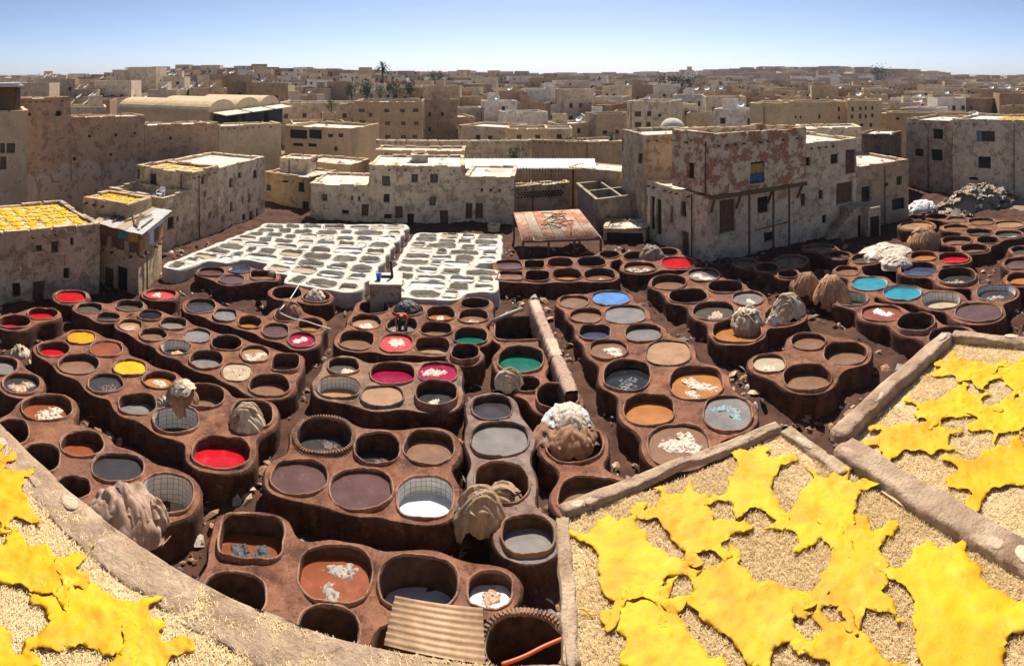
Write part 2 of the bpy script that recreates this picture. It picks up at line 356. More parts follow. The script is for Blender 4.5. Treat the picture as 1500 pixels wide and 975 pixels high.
def build_vat(v, root, z, mat, inner, RIM, dn, gr, lime=False):
    k = 48; top = z+random.uniform(.0, .05)+(.16 if 'u' in v.fl else 0)-(0.03 if lime else 0)
    bot = gr+.08; lv = max(z-v.lv, bot+.03)
    prof = [(RIM, None), (RIM-.008, top-.015), (RIM-.022, top), (.018, top+.004), (.003, top-.02), (-.012, top-.07)]
    def rings(pr, wob=.012):
        L = []
        for off, h in pr:
            lp = v.loop(off, 0, k)
            for i, p in enumerate(lp):
                zz = dn(p.x, p.y)-.004 if h is None else h+(.09 if lime else .05)*ns(p.x, p.y, 5, 1.5)+2*wob*ns(p.x, p.y, h*4, 7)-.10*max(0, ns(p.x, p.y, 12, 2.6)-.32)
                p.z = zz
                if h is not None and off < RIM-.001: q = .07 if lime else .03; p.x += q*ns(p.x, p.y, h*3+2, 3)+.4*q*ns(p.x, p.y, h*3+2, 9); p.y += q*ns(p.x, p.y, h*3+8, 3)+.4*q*ns(p.x, p.y, h*3+8, 9)
            L += lp
        n = len(pr)
        return L, [(a*k+i, a*k+(i+1) % k, (a+1)*k+(i+1) % k, (a+1)*k+i) for a in range(n-1) for i in range(k)]
    V, Fc = rings(prof)
    o = obj('vat' if not lime else 'pit', V, Fc, mat, root, True)
    if 'b' in v.fl:   # a ring of bricks set on edge round the mouth
        bm = MB().box((0, 0, 0), (.05, .12, .05)); me = mesh('brick', bm.V, bm.F, M['mud2'])
        per = int(2*math.pi*(v.a+v.b)/2/.085); o0 = parent_world(root)
        for i in range(per):
            t = i*2*math.pi/per; r = v.rad(t)+.075
            p = Vector((v.c.x+math.cos(t)*r, v.c.y+math.sin(t)*r, top+.008))-o0
            inst('brick', me, o, p, (random.uniform(-.06, .06), random.uniform(-.06, .06), t+math.pi/2-math.pi/2+math.pi/2), (1, 1, 1))
    pr2 = [(-.012, top-.06), (-.02, top-.25), (-.03, (top+lv)/2-.1), (-.035, lv-.12)] if lv < top-.3 else [(-.012, top-.06), (-.02, (top+lv)/2), (-.03, lv-.06)]
    V, Fc = rings(pr2)
    obj('lining', V, Fc, M['tile'] if 't' in v.fl else inner, o, True)
    lp = v.loop(.0, lv, k)
    V = [Vector((v.c.x, v.c.y, lv))]+lp
    q = obj('liquid', V, [(0, 1+i, 1+(i+1) % k) for i in range(k)], LQ[v.liq], o)
    v.top = top; v.level = lv
GROUPS = []
def group(name, label, rows, mat='mud', z=0.0, margin=.22, k=.28, lime=False):
    vs = []
    for r in rows:
        c = r[0]; fl = r[7] if len(r) > 7 else ''
        x, y = cp(c, r[1], r[2]) if c != '-' else (r[1], r[2]); s = 3.75 if c != '-' else 1
        v = Vat(x, y, r[3]/s, r[4]/s, r[5], r[6], fl, z); v.grp = name; v.px = (x, y); vs.append(v)
        if len(r) > 8: v.cont = r[8]
    g = dict(name=name, label=label, v=vs, z=z, mat=M[mat], inner=M['limein'] if lime else M['inner'], margin=margin, k=k, lime=lime)
    GROUPS.append(g); ALLV.extend(vs); return g
# vats read off the photograph: crop, x, y, half-width, half-depth, liquid, level below the rim, flags, (hides in it, tint)
G_ = group
G_('L1', 'brown vat block with two bright red pools at the foot of the workshop', [
  ('A', 85, 640, 92, 40, 'r', .4), ('A', 228, 598, 88, 33, 'r', .25)])
G_('L2', 'single low vat of red dye standing in the shade of the workshop wall', [('A', 390, 500, 78, 32, 'r', .12)])
G_('L2b', 'single low vat with a pink and white soaked hide below the wooden shack', [('A', 880, 488, 80, 28, 's', .15, '', (2, 'w'))])
G_('L3', 'vat block with three dark pools half in the shadow of the wooden shack', [
  ('A', 490, 563, 66, 28, 'kg', .2), ('A', 715, 553, 80, 32, 'kg', .25), ('A', 600, 615, 72, 26, 'k', .2)])
G_('L4', 'long vat block with black, grey and hide-filled pools running beside the littered alley', [
  ('A', 820, 605, 84, 38, 'K', .1), ('A', 715, 655, 82, 42, 't', .15, '', (3, 'p')), ('A', 945, 652, 80, 36, 'g', .2), ('A', 842, 708, 82, 42, 'b', .25),
  ('A', 970, 778, 88, 44, 'k', .4, 't', (2, 'p')), ('A', 1080, 718, 82, 42, 'g', .1), ('A', 1240, 762, 92, 44, 'e', .9), ('A', 1140, 848, 104, 58, 'g', .3),
  ('A', 1400, 822, 92, 55, 't', .1, '', (4, 'w')), ('A', 1300, 912, 95, 58, 'sand', .06, '', (4, 'p')), ('F', 250, 115, 78, 58, 't', .5, 'q'), ('F', 165, 235, 108, 62, 'b', .4)])
G_('L5', 'vat block with a magenta pool and rusty pools near the coiled rope', [
  ('A', 1105, 555, 85, 42, 'k', .15), ('A', 1238, 605, 75, 42, 'g', .1), ('A', 1370, 642, 70, 40, 'o', .35), ('B', 270, 605, 78, 46, 'k', .3),
  ('B', 205, 690, 82, 46, 'p', .1), ('B', 385, 655, 78, 45, 'o', .4), ('B', 340, 735, 86, 48, 'c', .1, '', (2, 'w'))])
G_('L6', 'small raised vat block of purple-grey pools against the white lime pits', [
  ('A', 1165, 368, 75, 26, 'p', .15, 'd'), ('A', 1320, 355, 62, 20, 'bd', .1, 'td'), ('A', 1270, 405, 72, 28, 'p', .1, 'd'), ('B', 130, 385, 72, 26, 'b', .3, 'q')])
G_('L7', 'round-fronted vat block holding a cream bundle of hides', [('B', 265, 480, 85, 36, 'k', .6), ('B', 420, 505, 80, 34, 'b', .3)])
G_('M1', 'wide vat block with the salmon-red pool and the worker in red', [
  ('B', 740, 560, 80, 36, 'e', .8), ('B', 700, 637, 80, 42, 't', .25, '', (3, 'w')), ('B', 930, 577, 80, 30, 'k', .1), ('B', 895, 660, 80, 44, 'g', .35),
  ('B', 1110, 597, 75, 40, 'o', .35, '', (2, 'w')), ('B', 1295, 540, 80, 30, 'e', .5), ('B', 1285, 608, 85, 40, 'b', .3, '', (1, 'p')), ('B', 1085, 682, 85, 38, 'b', .35),
  ('B', 1275, 722, 98, 50, 'G', .35), ('B', 645, 740, 90, 50, 'b', .35), ('B', 865, 755, 85, 50, 's', .08, '', (3, 'w')), ('B', 1065, 770, 95, 48, 't', .45)])
G_('M1b', 'free-standing deep round vat, empty and dark, beside the green pool', [('B', 1240, 822, 78, 46, 'e', .95, 'u')])
G_('M2', 'vat block with two crimson pools and a brimful tan pool', [
  ('F', 575, 135, 82, 46, 'kg', .25, '', (2, 'w')), ('F', 845, 175, 118, 58, 'c', .25), ('F', 1090, 170, 105, 56, 'c', .08, '', (2, 'w')),
  ('F', 550, 245, 115, 62, 't', .5, 't'), ('F', 785, 298, 112, 55, 't', .05, 'd'), ('F', 1085, 300, 108, 68, 'k', .25, 'u', (2, 'w'))], mat='mud2')
G_('M3', 'large vat block with two purple-brown pools and a foamy silver one', [
  ('F', 470, 520, 145, 95, 'k', .5, 'b', (2, 'd')), ('F', 755, 585, 120, 90, 'k', .6, '', (2, 'd')), ('F', 1045, 575, 130, 92, 'b', .35),
  ('F', 340, 745, 165, 105, 'p', .12), ('F', 665, 810, 190, 128, 'p', .1), ('F', 1020, 850, 150, 115, 'v', .5, 't')])
G_('M4', 'column of grey-rimmed vats with a brimful taupe pool beside the tan hide heap', [
  ('F', 1390, 360, 105, 65, 'k', .2, 'd'), ('G', 120, 610, 150, 92, 'g', .12, 'd'), ('G', 130, 850, 140, 110, 'e', .8), ('K', 275, 258, 135, 105, 'g', .3)], mat='mudg')
G_('M5', 'vat block with rust-orange, glossy brown and white foam pools by the corrugated sheet', [
  ('I', 1380, 270, 165, 120, 'u', .5, 'q', (3, 'k')), ('J', 530, 480, 205, 165, 'u', .25, '', (2, 'g')), ('J', 985, 520, 205, 120, 'w', .75),
  ('J', 1385, 560, 130, 110, 'w', .3, '', (3, 'p')), ('J', 490, 775, 170, 85, 'e', .8), ('I', 1290, 590, 165, 85, 'kg', .8)])
G_('M6', 'deep brick-lined vat with purple dye beside the orange hose', [('K', 250, 850, 225, 165, 'p', .95, 'b')])
G_('N1', 'narrow block of green, tan and reddish vats beside the wall draped with hides', [
  ('C', 215, 680, 125, 68, 'e', 1.0, 'q'), ('C', 235, 850, 118, 70, 'G', .35), ('G', 280, 320, 100, 60, 'e', .95), ('G', 420, 390, 148, 95, 'e', .6, 'u'),
  ('G', 530, 640, 145, 100, 't', .45), ('G', 640, 930, 190, 110, 'b', .35)])
G_('N2', 'big sunlit vat block with one blue pool, tan pools and floating hides', [
  ('C', 530, 530, 82, 38, 'b', .15), ('C', 730, 510, 98, 40, 'B', .08), ('C', 595, 605, 92, 45, 'b', .2), ('C', 810, 600, 108, 50, 'g', .1), ('C', 645, 700, 100, 52, 'bd', .3),
  ('C', 915, 705, 108, 55, 'g', .2), ('C', 715, 790, 115, 62, 'b', .12, '', (4, 'w')), ('C', 1045, 810, 135, 80, 't', .06, 'd'), ('G', 820, 260, 122, 85, 'K', .3, '', (2, 'k')),
  ('G', 1200, 300, 165, 108, 'o', .3, '', (4, 'w')), ('G', 945, 450, 138, 92, 'o', .3), ('G', 1100, 640, 168, 122, 'b', .1, '', (6, 'w')), ('G', 1370, 470, 138, 120, 'g', .06, '', (3, 'T'))])
G_('N3', 'tall oblong vat block of square and round vats in front of the rusty canopy', [
  ('C', 175, 328, 70, 26, 'p', .15, 'q'), ('C', 180, 388, 66, 24, 'b', .15, 'q'), ('C', 310, 325, 58, 28, 'e', .8, 'q'), ('C', 325, 388, 64, 30, 'e', .8, 'q'),
  ('C', 450, 315, 72, 30, 'o', .5), ('C', 490, 380, 75, 32, 'o', .45, 'd'), ('C', 625, 312, 75, 28, 'e', .8), ('C', 670, 380, 80, 34, 'b', .4, '', (1, 'p')), ('C', 725, 272, 56, 22, 'e', .7)], margin=.24)
G_('N4', 'small vat block with a scarlet pool at the corner of the peeling building', [
  ('C', 860, 280, 65, 26, 'k', .4), ('C', 890, 342, 85, 28, 'b', .2, '', (3, 'g')), ('C', 1045, 255, 50, 22, 'e', .5), ('C', 1100, 315, 85, 32, 'r', .1)])
G_('N5', 'vat block with pale bundles of hides heaped in its middle', [
  ('C', 1055, 425, 105, 46, 'b', .35), ('C', 1240, 385, 92, 40, 'g', .15, '', (3, 'w')), ('C', 1155, 500, 110, 45, 'e', .8), ('C', 1360, 450, 105, 40, 'kg', .5),
  ('C', 1295, 580, 112, 52, 'kg', .25, '', (3, 'p')), ('C', 1482, 512, 86, 42, 'g', .1, '', (2, 'w')), ('-', 1148, 461, 26, 13, 'k', .4), ('C', 1425, 690, 128, 64, 'o', .35)])
G_('N6', 'smooth-walled high vat block with twin brown pools and two low sandy ones', [
  ('H', 325, 78, 110, 56, 'b', .2), ('H', 110, 200, 105, 60, 'sand', .1, '', (2, 'w')), ('H', 510, 135, 138, 78, 'b', .42), ('H', 300, 270, 152, 90, 'b', .38)], k=.4)
G_('R0', 'vat block of dark pools in the shadow of the peeling building', [
  ('-', 1123, 391, 22, 9, 'e', .5), ('-', 1156, 402, 22, 9, 'e', .5), ('-', 1093, 385, 19, 7, 'kg', .1), ('-', 1159, 381, 21, 8, 'kg', .1)])
G_('R1', 'wide vat block with two turquoise pools and white tiled vats', [
  ('D', 290, 572, 84, 50, 'k', .4), ('D', 530, 510, 60, 25, 'b', .2), ('D', 620, 445, 88, 32, 'kg', .2), ('D', 655, 580, 95, 40, 'T', .12, 't'), ('D', 835, 632, 105, 42, 'T', .12, 't'),
  ('D', 555, 665, 82, 38, 'kg', .5, 't'), ('D', 1040, 670, 105, 48, 'sand', .5, 't'), ('D', 925, 500, 100, 40, 'bd', .3), ('D', 1130, 550, 98, 46, 'k', .3, 'u', (2, 'g')), ('D', 955, 430, 80, 32, 'o', .3),
  ('D', 1110, 440, 90, 32, 'r', .25), ('D', 720, 745, 105, 44, 'u', .1, '', (3, 'W')), ('D', 910, 810, 100, 52, 'kg', .5, 'u'), ('D', 1100, 880, 122, 60, 'kg', .4), ('D', 1250, 740, 120, 50, 'p', .05), ('D', 1350, 630, 108, 46, 'k', .3, 't', (2, 'g'))])
G_('R2', 'vat block of many small brown pools below the heap of rags', [
  ('D', 910, 262, 85, 24, 't', .15), ('D', 1025, 212, 72, 18, 'e', .5), ('D', 1130, 228, 66, 18, 'b', .15), ('D', 1265, 240, 70, 20, 'b', .2), ('D', 1420, 255, 75, 20, 't', .15),
  ('D', 1130, 275, 75, 20, 'b', .2), ('D', 1250, 297, 80, 22, 'kg', .3), ('D', 1415, 310, 78, 22, 'kg', .2, '', (2, 'g')), ('D', 1135, 345, 85, 26, 'b', .3), ('D', 1305, 340, 62, 22, 'e', .4), ('D', 1225, 388, 78, 26, 'b', .35)])
G_('R2b', 'pair of dull grey pools at the foot of the beige steps building', [('D', 380, 388, 88, 20, 'kg', .1), ('D', 490, 424, 78, 24, 'kg', .2)])
G_('R3', 'vat block of purple and orange pools beyond the hide terrace', [
  ('D', 1490, 395, 60, 25, 'kg', .3), ('D', 1485, 470, 92, 36, 'p', .2), ('D', 1490, 555, 95, 42, 'o', .3), ('-', 1528, 372, 18, 7, 'b', .3), ('-', 1530, 398, 20, 10, 'kg', .3)])
G_('W1', 'vat block with a dull grey pool and a dark pool of scraps', [
  ('A', 20, 885, 88, 58, 'g', .25), ('E', 115, 155, 118, 68, 'k', .15, '', (3, 'p'))])
G_('W2', 'winding chain of vats with yellow, orange and red pools', [
  ('A', 300, 790, 90, 42, 'r', .3), ('A', 450, 730, 88, 42, 'Y', .06), ('A', 575, 785, 98, 50, 'u', .08), ('A', 430, 870, 110, 55, 'b', .25), ('A', 715, 900, 108, 55, 'y', .04),
  ('E', 585, 150, 100, 58, 'k', .12, '', (2, 'd')), ('E', 870, 130, 100, 52, 'o', .25, '', (2, 'w')), ('E', 760, 265, 102, 62, 'g', .4), ('E', 960, 350, 122, 72, 'e', .75, 't'),
  ('E', 1115, 225, 108, 62, 'b', .45), ('E', 1385, 325, 108, 76, 'e', .7), ('E', 1215, 530, 150, 88, 'r', .35)])
G_('W3', 'vat block of rust-brown pools and a white tiled vat along the terrace edge', [
  ('E', 255, 285, 138, 75, 'u', .3, '', (3, 'w')), ('E', 450, 490, 138, 85, 'u', .4), ('E', 60, 425, 90, 78, 'u', .6), ('E', 640, 612, 150, 80, 'k', .12), ('E', 230, 560, 108, 88, 'kg', .8),
  ('E', 400, 720, 90, 60, 'e', .7), ('E', 910, 760, 148, 118, 'sand', .85, 't'), ('E', 660, 900, 150, 90, 'e', .8)])
# the lime pits: rows of irregular squarish basins
def lime_block(name, label, A, B, Cc, D, rows, cell, gap=.19):
    A, B, Cc, D = [pix(*p) for p in (A, B, Cc, D)]; vs = []
    for i in range(rows):
        v = (i+.5)/rows; p, q = A.lerp(B, v), D.lerp(Cc, v); L = (q-p).length; n = max(2, round(L/(cell*random.uniform(.92, 1.1))))
        dep = (A.lerp(B, 1/rows)-A).length*.5+(D.lerp(Cc, 1/rows)-D).length*.5
        cuts = [0]+sorted((k+random.uniform(-.3, .3))/n for k in range(1, n))+[1]
        for k in range(n):
            u = (cuts[k]+cuts[k+1])/2; c = p.lerp(q, u); wd = L*(cuts[k+1]-cuts[k])
            x = Vat(750, 500, 10, 10, random.choice(['lg', 'lt', 'lw', 'lt', 'lg', 'sand', 'lw']), random.choice([.08, .14, .2, .26, .34, .45]), 'q')
            ang = math.atan2((q-p).y, (q-p).x); x.rot = ang+random.uniform(-.08, .08)
            x.c = Vector((c.x+random.uniform(-.06, .06), c.y+random.uniform(-.14, .14), 0)); x.a = max(.3, wd/2-gap/2-random.uniform(0, .1)); x.b = max(.3, dep/2*.93-gap/2-random.uniform(0, .12)); x.n = random.choice([3, 4, 6])
            x.grp = name
            if any(math.hypot(x.c.x-o.c.x, x.c.y-o.c.y) < max(x.a, x.b)+max(o.a, o.b)+.22 for o in ALLV): continue
            vs.append(x)
    g = dict(name=name, label=label, v=vs, z=0.0, mat=M['lime'], inner=M['limein'], margin=.34, k=.2, lime=True); GROUPS.append(g); return g
lime_block('X1', 'large white block of square lime pits on the wooden shack side of the channel', (240, 388), (392, 327), (598, 327), (506, 446), 10, 1.6)
lime_block('X2', 'narrower white block of lime pits behind the concrete box with the blue bucket', (556, 430), (612, 339), (732, 343), (722, 440), 10, 1.5)
A0 = {id(v): v.a for v in ALLV}
separate(ALLV, .135)
if 0: print('SHRINK', sorted(round(v.a/A0[id(v)], 2) for v in ALLV))
for g in GROUPS:
    if g['lime']: separate(g['v'], .15)
    build_block(g, .06 if not g['lime'] else .065)
# ---------------------------------------------------------------- ground
def terrain(x, y):
    z = GZ if y < 56 else (GZ-1.5*min(1, (y-56)/22))
    if y > 80: z += .011*(min(y, 900)-80)
    z += 9.5*math.exp(-(((x+190)/120)**2+((y-330)/110)**2))+13*math.exp(-(((x-420)/190)**2+((y-720)/160)**2))
    z += 5.5*math.exp(-(((x+88)/42)**2+((y-112)/42)**2)) if y > 62 else 0
    z += 5*math.exp(-(((x+30)/120)**2+((y-420)/130)**2))
    if y > 1000: z -= .002*(min(y, 2400)-1000)
    return z
V = []; Fc = []
ys_ = [-30, -10, 0]+[4*i for i in range(1, 24)]+[100+14*i for i in range(1, 30)]+[540+40*i for i in range(0, 16)]+[1300, 1700, 2400, 4000, 7000]
xr = [-1+2*i/60 for i in range(61)]
for y in ys_:
    for u in xr: x = u*(60+1.5*max(y, 0)); V.append((x, y, terrain(x, y)-(.0 if y < 56 else .02)))
nx_ = len(xr)
for i in range(len(ys_)-1):
    for j in range(nx_-1): a = i*nx_+j; Fc.append((a, a+1, a+nx_+1, a+nx_))
gnd = obj('ground', V, Fc, M['dirt'], None, True); tag(gnd, None, None, None, 'structure')
# tannery floor: a rougher dark sheet just above it
V = []; Fc = []; n1, n2 = 330, 250
for i in range(n2+1):
    for j in range(n1+1):
        x = -36+78*j/n1; y = 6.2+48*i/n2; V.append((x, y, GZ+.08+.35*max(0, ns(x, y, 2, .45)+.1)+.14*ns(x, y, 4, 2.3)+.09*abs(ns(x, y, 4, 6))))
for i in range(n2):
    for j in range(n1): a = i*(n1+1)+j; Fc.append((a, a+1, a+n1+2, a+n1+1))
fl = obj('tannery_floor', V, Fc, M['ground'], None, True); tag(fl, None, None, None, 'structure')
# ---------------------------------------------------------------- roof terraces in front, with their stone kerbs
TZ = 8.1
def kerb(root, pts, w, h, mat, seed):
    """a low worn kerb: one rough continuous body with single stones showing through its top"""
    rnd = random.Random(seed); pts = [Vector(p) for p in pts]; P = []
    for a, b in zip(pts[:-1], pts[1:]):
        n = max(1, int((b-a).length/.045)); P += [a.lerp(b, k/n) for k in range(n)]
    P.append(pts[-1]); prof = [(-.60, -.02), (-.575, .4), (-.56, .8), (-.50, .96), (-.33, 1.0), (-.1, 1.0), (.12, 1.0), (.33, 1.0), (.50, .96), (.56, .8), (.575, .4), (.60, -.02)]; V = []; m = len(prof)
    for i, p in enumerate(P):
        t = (P[min(i+1, len(P)-1)]-P[max(i-1, 0)]).normalized(); nr = Vector((t.y, -t.x, 0))
        wob = 1+.22*noise.noise(Vector((p.x*2.2, p.y*2.2, seed)))
        for k, (o, z) in enumerate(prof):
            q = p+nr*(o*w*wob); c = Vector((q.x*7, q.y*7, k*.3+seed)); d = noise.noise(c)*.022+noise.noise(c*3.1)*.012-(.05*max(0, noise.noise(Vector((q.x*3, q.y*3, seed+4)))-.25) if z > .5 else 0)
            V.append(q+nr*d*.8+Vector((0, 0, z*h*(1+.25*noise.noise(Vector((p.x*1.7, p.y*1.7, seed+8))))+(d if z > 0 else 0))))
    Fc = [(i*m+k, i*m+k+1, (i+1)*m+k+1, (i+1)*m+k) for i in range(len(P)-1) for k in range(m-1)]+[tuple(range(m))[::-1], tuple((len(P)-1)*m+k for k in range(m))]
    Fc = [f[::-1] for f in Fc]
    obj('kerb', V, Fc, mat, root, True)
    for _ in range(int(len(P)*.045*1.1)):
        i = rnd.randrange(2, max(3, len(P)-2)); i = min(i, len(P)-2); t = (P[i+1]-P[i-1]).normalized(); nr = Vector((t.y, -t.x, 0)); c = P[i]+nr*rnd.uniform(-.35, .35)*w+Vector((0, 0, h*.97)); bm = bmesh.new(); bmesh.ops.create_icosphere(bm, subdivisions=2, radius=1)
        sx, sy = rnd.uniform(.06, .15), rnd.uniform(.04, min(.09, w*.4))
        for v in bm.verts: k = 1+.25*noise.noise(v.co*1.7+Vector((seed, i, 0))); v.co = c+t*(v.co.x*sx*k)+nr*(v.co.y*sy*k)+Vector((0, 0, max(-.03, min(v.co.z*.03*k, .009))))
        bm.verts.index_update(); obj('stone', [v.co.copy() for v in bm.verts], [tuple(v.index for v in f.verts) for f in bm.faces], M['stoner'] if rnd.random() < .4 else M['stone'], root, True); bm.free()
def terrace(label, poly, kerbs, seed):
    z0 = GZ-.05; cx = sum(p.x for p in poly)/len(poly); cy = sum(p.y for p in poly)/len(poly)
    root = empty('roof_terrace', (cx, cy, z0), label, 'terrace')
    n = len(poly); V = [Vector((p.x, p.y, TZ)) for p in poly]+[Vector((p.x, p.y, z0)) for p in poly]
    obj('roof_slab', V, [tuple(range(n))]+[(i, n+i, n+(i+1) % n, (i+1) % n) for i in range(n)], M['slab'], root)
    for i, (pts, w, h, m) in enumerate(kerbs): kerb(root, [Vector((p.x, p.y, TZ)) for p in pts], w, h, m, seed+i)
    return root
tz = lambda x, y: pix(x, y, TZ)
L_edge = [tz(-70, 560), tz(0, 636), tz(70, 704), tz(150, 772), tz(270, 848), tz(400, 908), tz(560, 955), tz(700, 973), tz(822, 983)]
r1a, r1b, r1c = tz(822, 758), tz(1140, 634), tz(1240, 690)
r1 = [r1a, r1b]
div_far = tz(1560, 880)
T1 = terrace('straw-covered roof terrace of yellow hides bounded by a long curving kerb', L_edge[::-1]+[Vector((-9, 2.2, 0)), Vector((-4, -1.5, 0)), Vector((.26, -1.5, 0))],
   [([p*(1-.17/math.hypot(p.x, p.y)) for p in L_edge], .30, .022, M['kerbm'])], 11)
r1bot = Vector((tz(836, 975).x+.03, -1.5, 0))
T2 = terrace('straw-covered roof terrace of yellow hides next to the square vat corner', [r1bot, Vector((6.5, -1.5, 0)), Vector((6.6, 2.4, 0)), tz(1500, 850), tz(1240, 690), tz(1150, 634), tz(822, 758)],
   [([tz(838, 985), tz(831, 870), tz(824, 764)], .10, .05, M['kerbm']), ([tz(824, 755), tz(985, 688), tz(1140, 630)], .11, .07, M['kerbm']), ([tz(1152, 634), tz(1240, 697)], .13, .05, M['kerbm'])], 31)
T3 = terrace('straw-covered roof terrace of yellow hides behind the dividing kerb', [tz(1243, 655), tz(1243, 686), tz(1505, 846), Vector((6.7, 2.5, 0)), Vector((12.5, 3.5, 0)), tz(1640, 512), tz(1500, 502), tz(1390, 496)],
   [([tz(1228, 650), tz(1300, 580), tz(1388, 500)], .18, .14, M['kerbm']), ([tz(1396, 498), tz(1500, 508), tz(1640, 520)], .17, .12, M['kerbm']), ([tz(1236, 660), tz(1330, 722), tz(1420, 778), tz(1520, 836), tz(1640, 900)], .24, .09, M['kerbm'])], 51)
# loose straw
def straw_mat():
    m, n, b = base_mat('straw'); p = position(n)
    n.links.new(ramp(n, noise_node(n, p, 60, 3, .7), [(.3, (.55, .34, .13)), (.5, (.82, .60, .30)), (.7, (.92, .78, .50))]), b.inputs['Base Color']); b.inputs['Roughness'].default_value = .6
    return m
M['straw'] = straw_mat()
def straw(label, poly, n, seed, z=TZ, lmin=.014, lmax=.045, wd=.0014, keep=None):
    rnd = random.Random(seed); P = [(p.x, p.y) for p in poly]; xs = [p[0] for p in P]; ys = [p[1] for p in P]; V = []; Fc = []; k = 0
    while k < n:
        x, y = rnd.uniform(min(xs), max(xs)), rnd.uniform(min(ys), max(ys))
        if not inside(P, x, y) or (keep and not keep(x, y)): continue
        k += 1
        if noise.noise(Vector((x*1.3, y*1.3, seed))) < -.25 and rnd.random() < .6: continue
        t = rnd.uniform(0, math.pi); l = rnd.uniform(lmin, lmax)/2; dx, dy = math.cos(t)*l, math.sin(t)*l; w_ = rnd.uniform(.6, 1.5)*wd; nx, ny = -math.sin(t)*w_, math.cos(t)*w_
        h = z+rnd.uniform(.002, .018); h2 = max(z+.002, h+rnd.uniform(-.012, .014)); b = len(V)
        V += [(x-dx-nx, y-dy-ny, h), (x-dx+nx, y-dy+ny, h+.002), (x+dx+nx, y+dy+ny, h2+.002), (x+dx-nx, y+dy-ny, h2)]; Fc.append((b, b+1, b+2, b+3))
    return tag(obj('straw', V, Fc, M['straw'], None), label, 'straw', None, 'stuff')
front = lambda x, y: y > 2.2-.1*abs(x) and y < 9
straw('loose straw strewn over the terrace with the curving kerb', L_edge[::-1]+[Vector((-7, 2.2, 0)), Vector((.26, 2.4, 0))], 85000, 3, keep=front)
straw('loose straw strewn over the terrace beside the square vat corner', [Vector((r1bot.x, 2.4, 0)), Vector((6.5, 2.4, 0)), tz(1500, 850), tz(1240, 690), tz(1150, 634), tz(822, 758)], 110000, 4, keep=front)
straw('loose straw strewn over the terrace behind the dividing kerb', [tz(1243, 660), tz(1505, 840), Vector((6.7, 2.8, 0)), Vector((9, 3.5, 0)), tz(1560, 510), tz(1390, 500)], 60000, 5)
# ---------------------------------------------------------------- hides dyed yellow
def hide_mat(name, c1, c2, c3):
    m, n, b = base_mat(name); p = N(n, 'ShaderNodeTexCoord').outputs['Object']
    oi = N(n, 'ShaderNodeObjectInfo'); ad = N(n, 'ShaderNodeVectorMath', operation='ADD'); n.links.new(p, ad.inputs[0]); n.links.new(oi.outputs['Location'], ad.inputs[1]); q = ad.outputs[0]
    col = ramp(n, noise_node(n, q, 2.6, 7, .6), [(.40, c1), (.56, c2)])
    pal = ramp(n, noise_node(n, q, 3.4, 8, .72, (1, .55, 1)), [(.54, (0, 0, 0)), (.74, (1, 1, 1))])
    col = mixc(n, mixc(n, .6, (0, 0, 0), pal), col, c3)
    n.links.new(col, b.inputs['Base Color']); b.inputs['Roughness'].default_value = .62; b.inputs['Specular IOR Level'].default_value = .25
    bump(n, b, noise_node(n, q, 14, 8, .65), .45, .02); return m
M['yhide'] = hide_mat('yellow_hide', (.60, .29, .001), (.63, .385, .0015), (.67, .50, .10))
M['yhide2'] = hide_mat('orange_hide', (.60, .26, .001), (.62, .35, .0015), (.66, .46, .08))
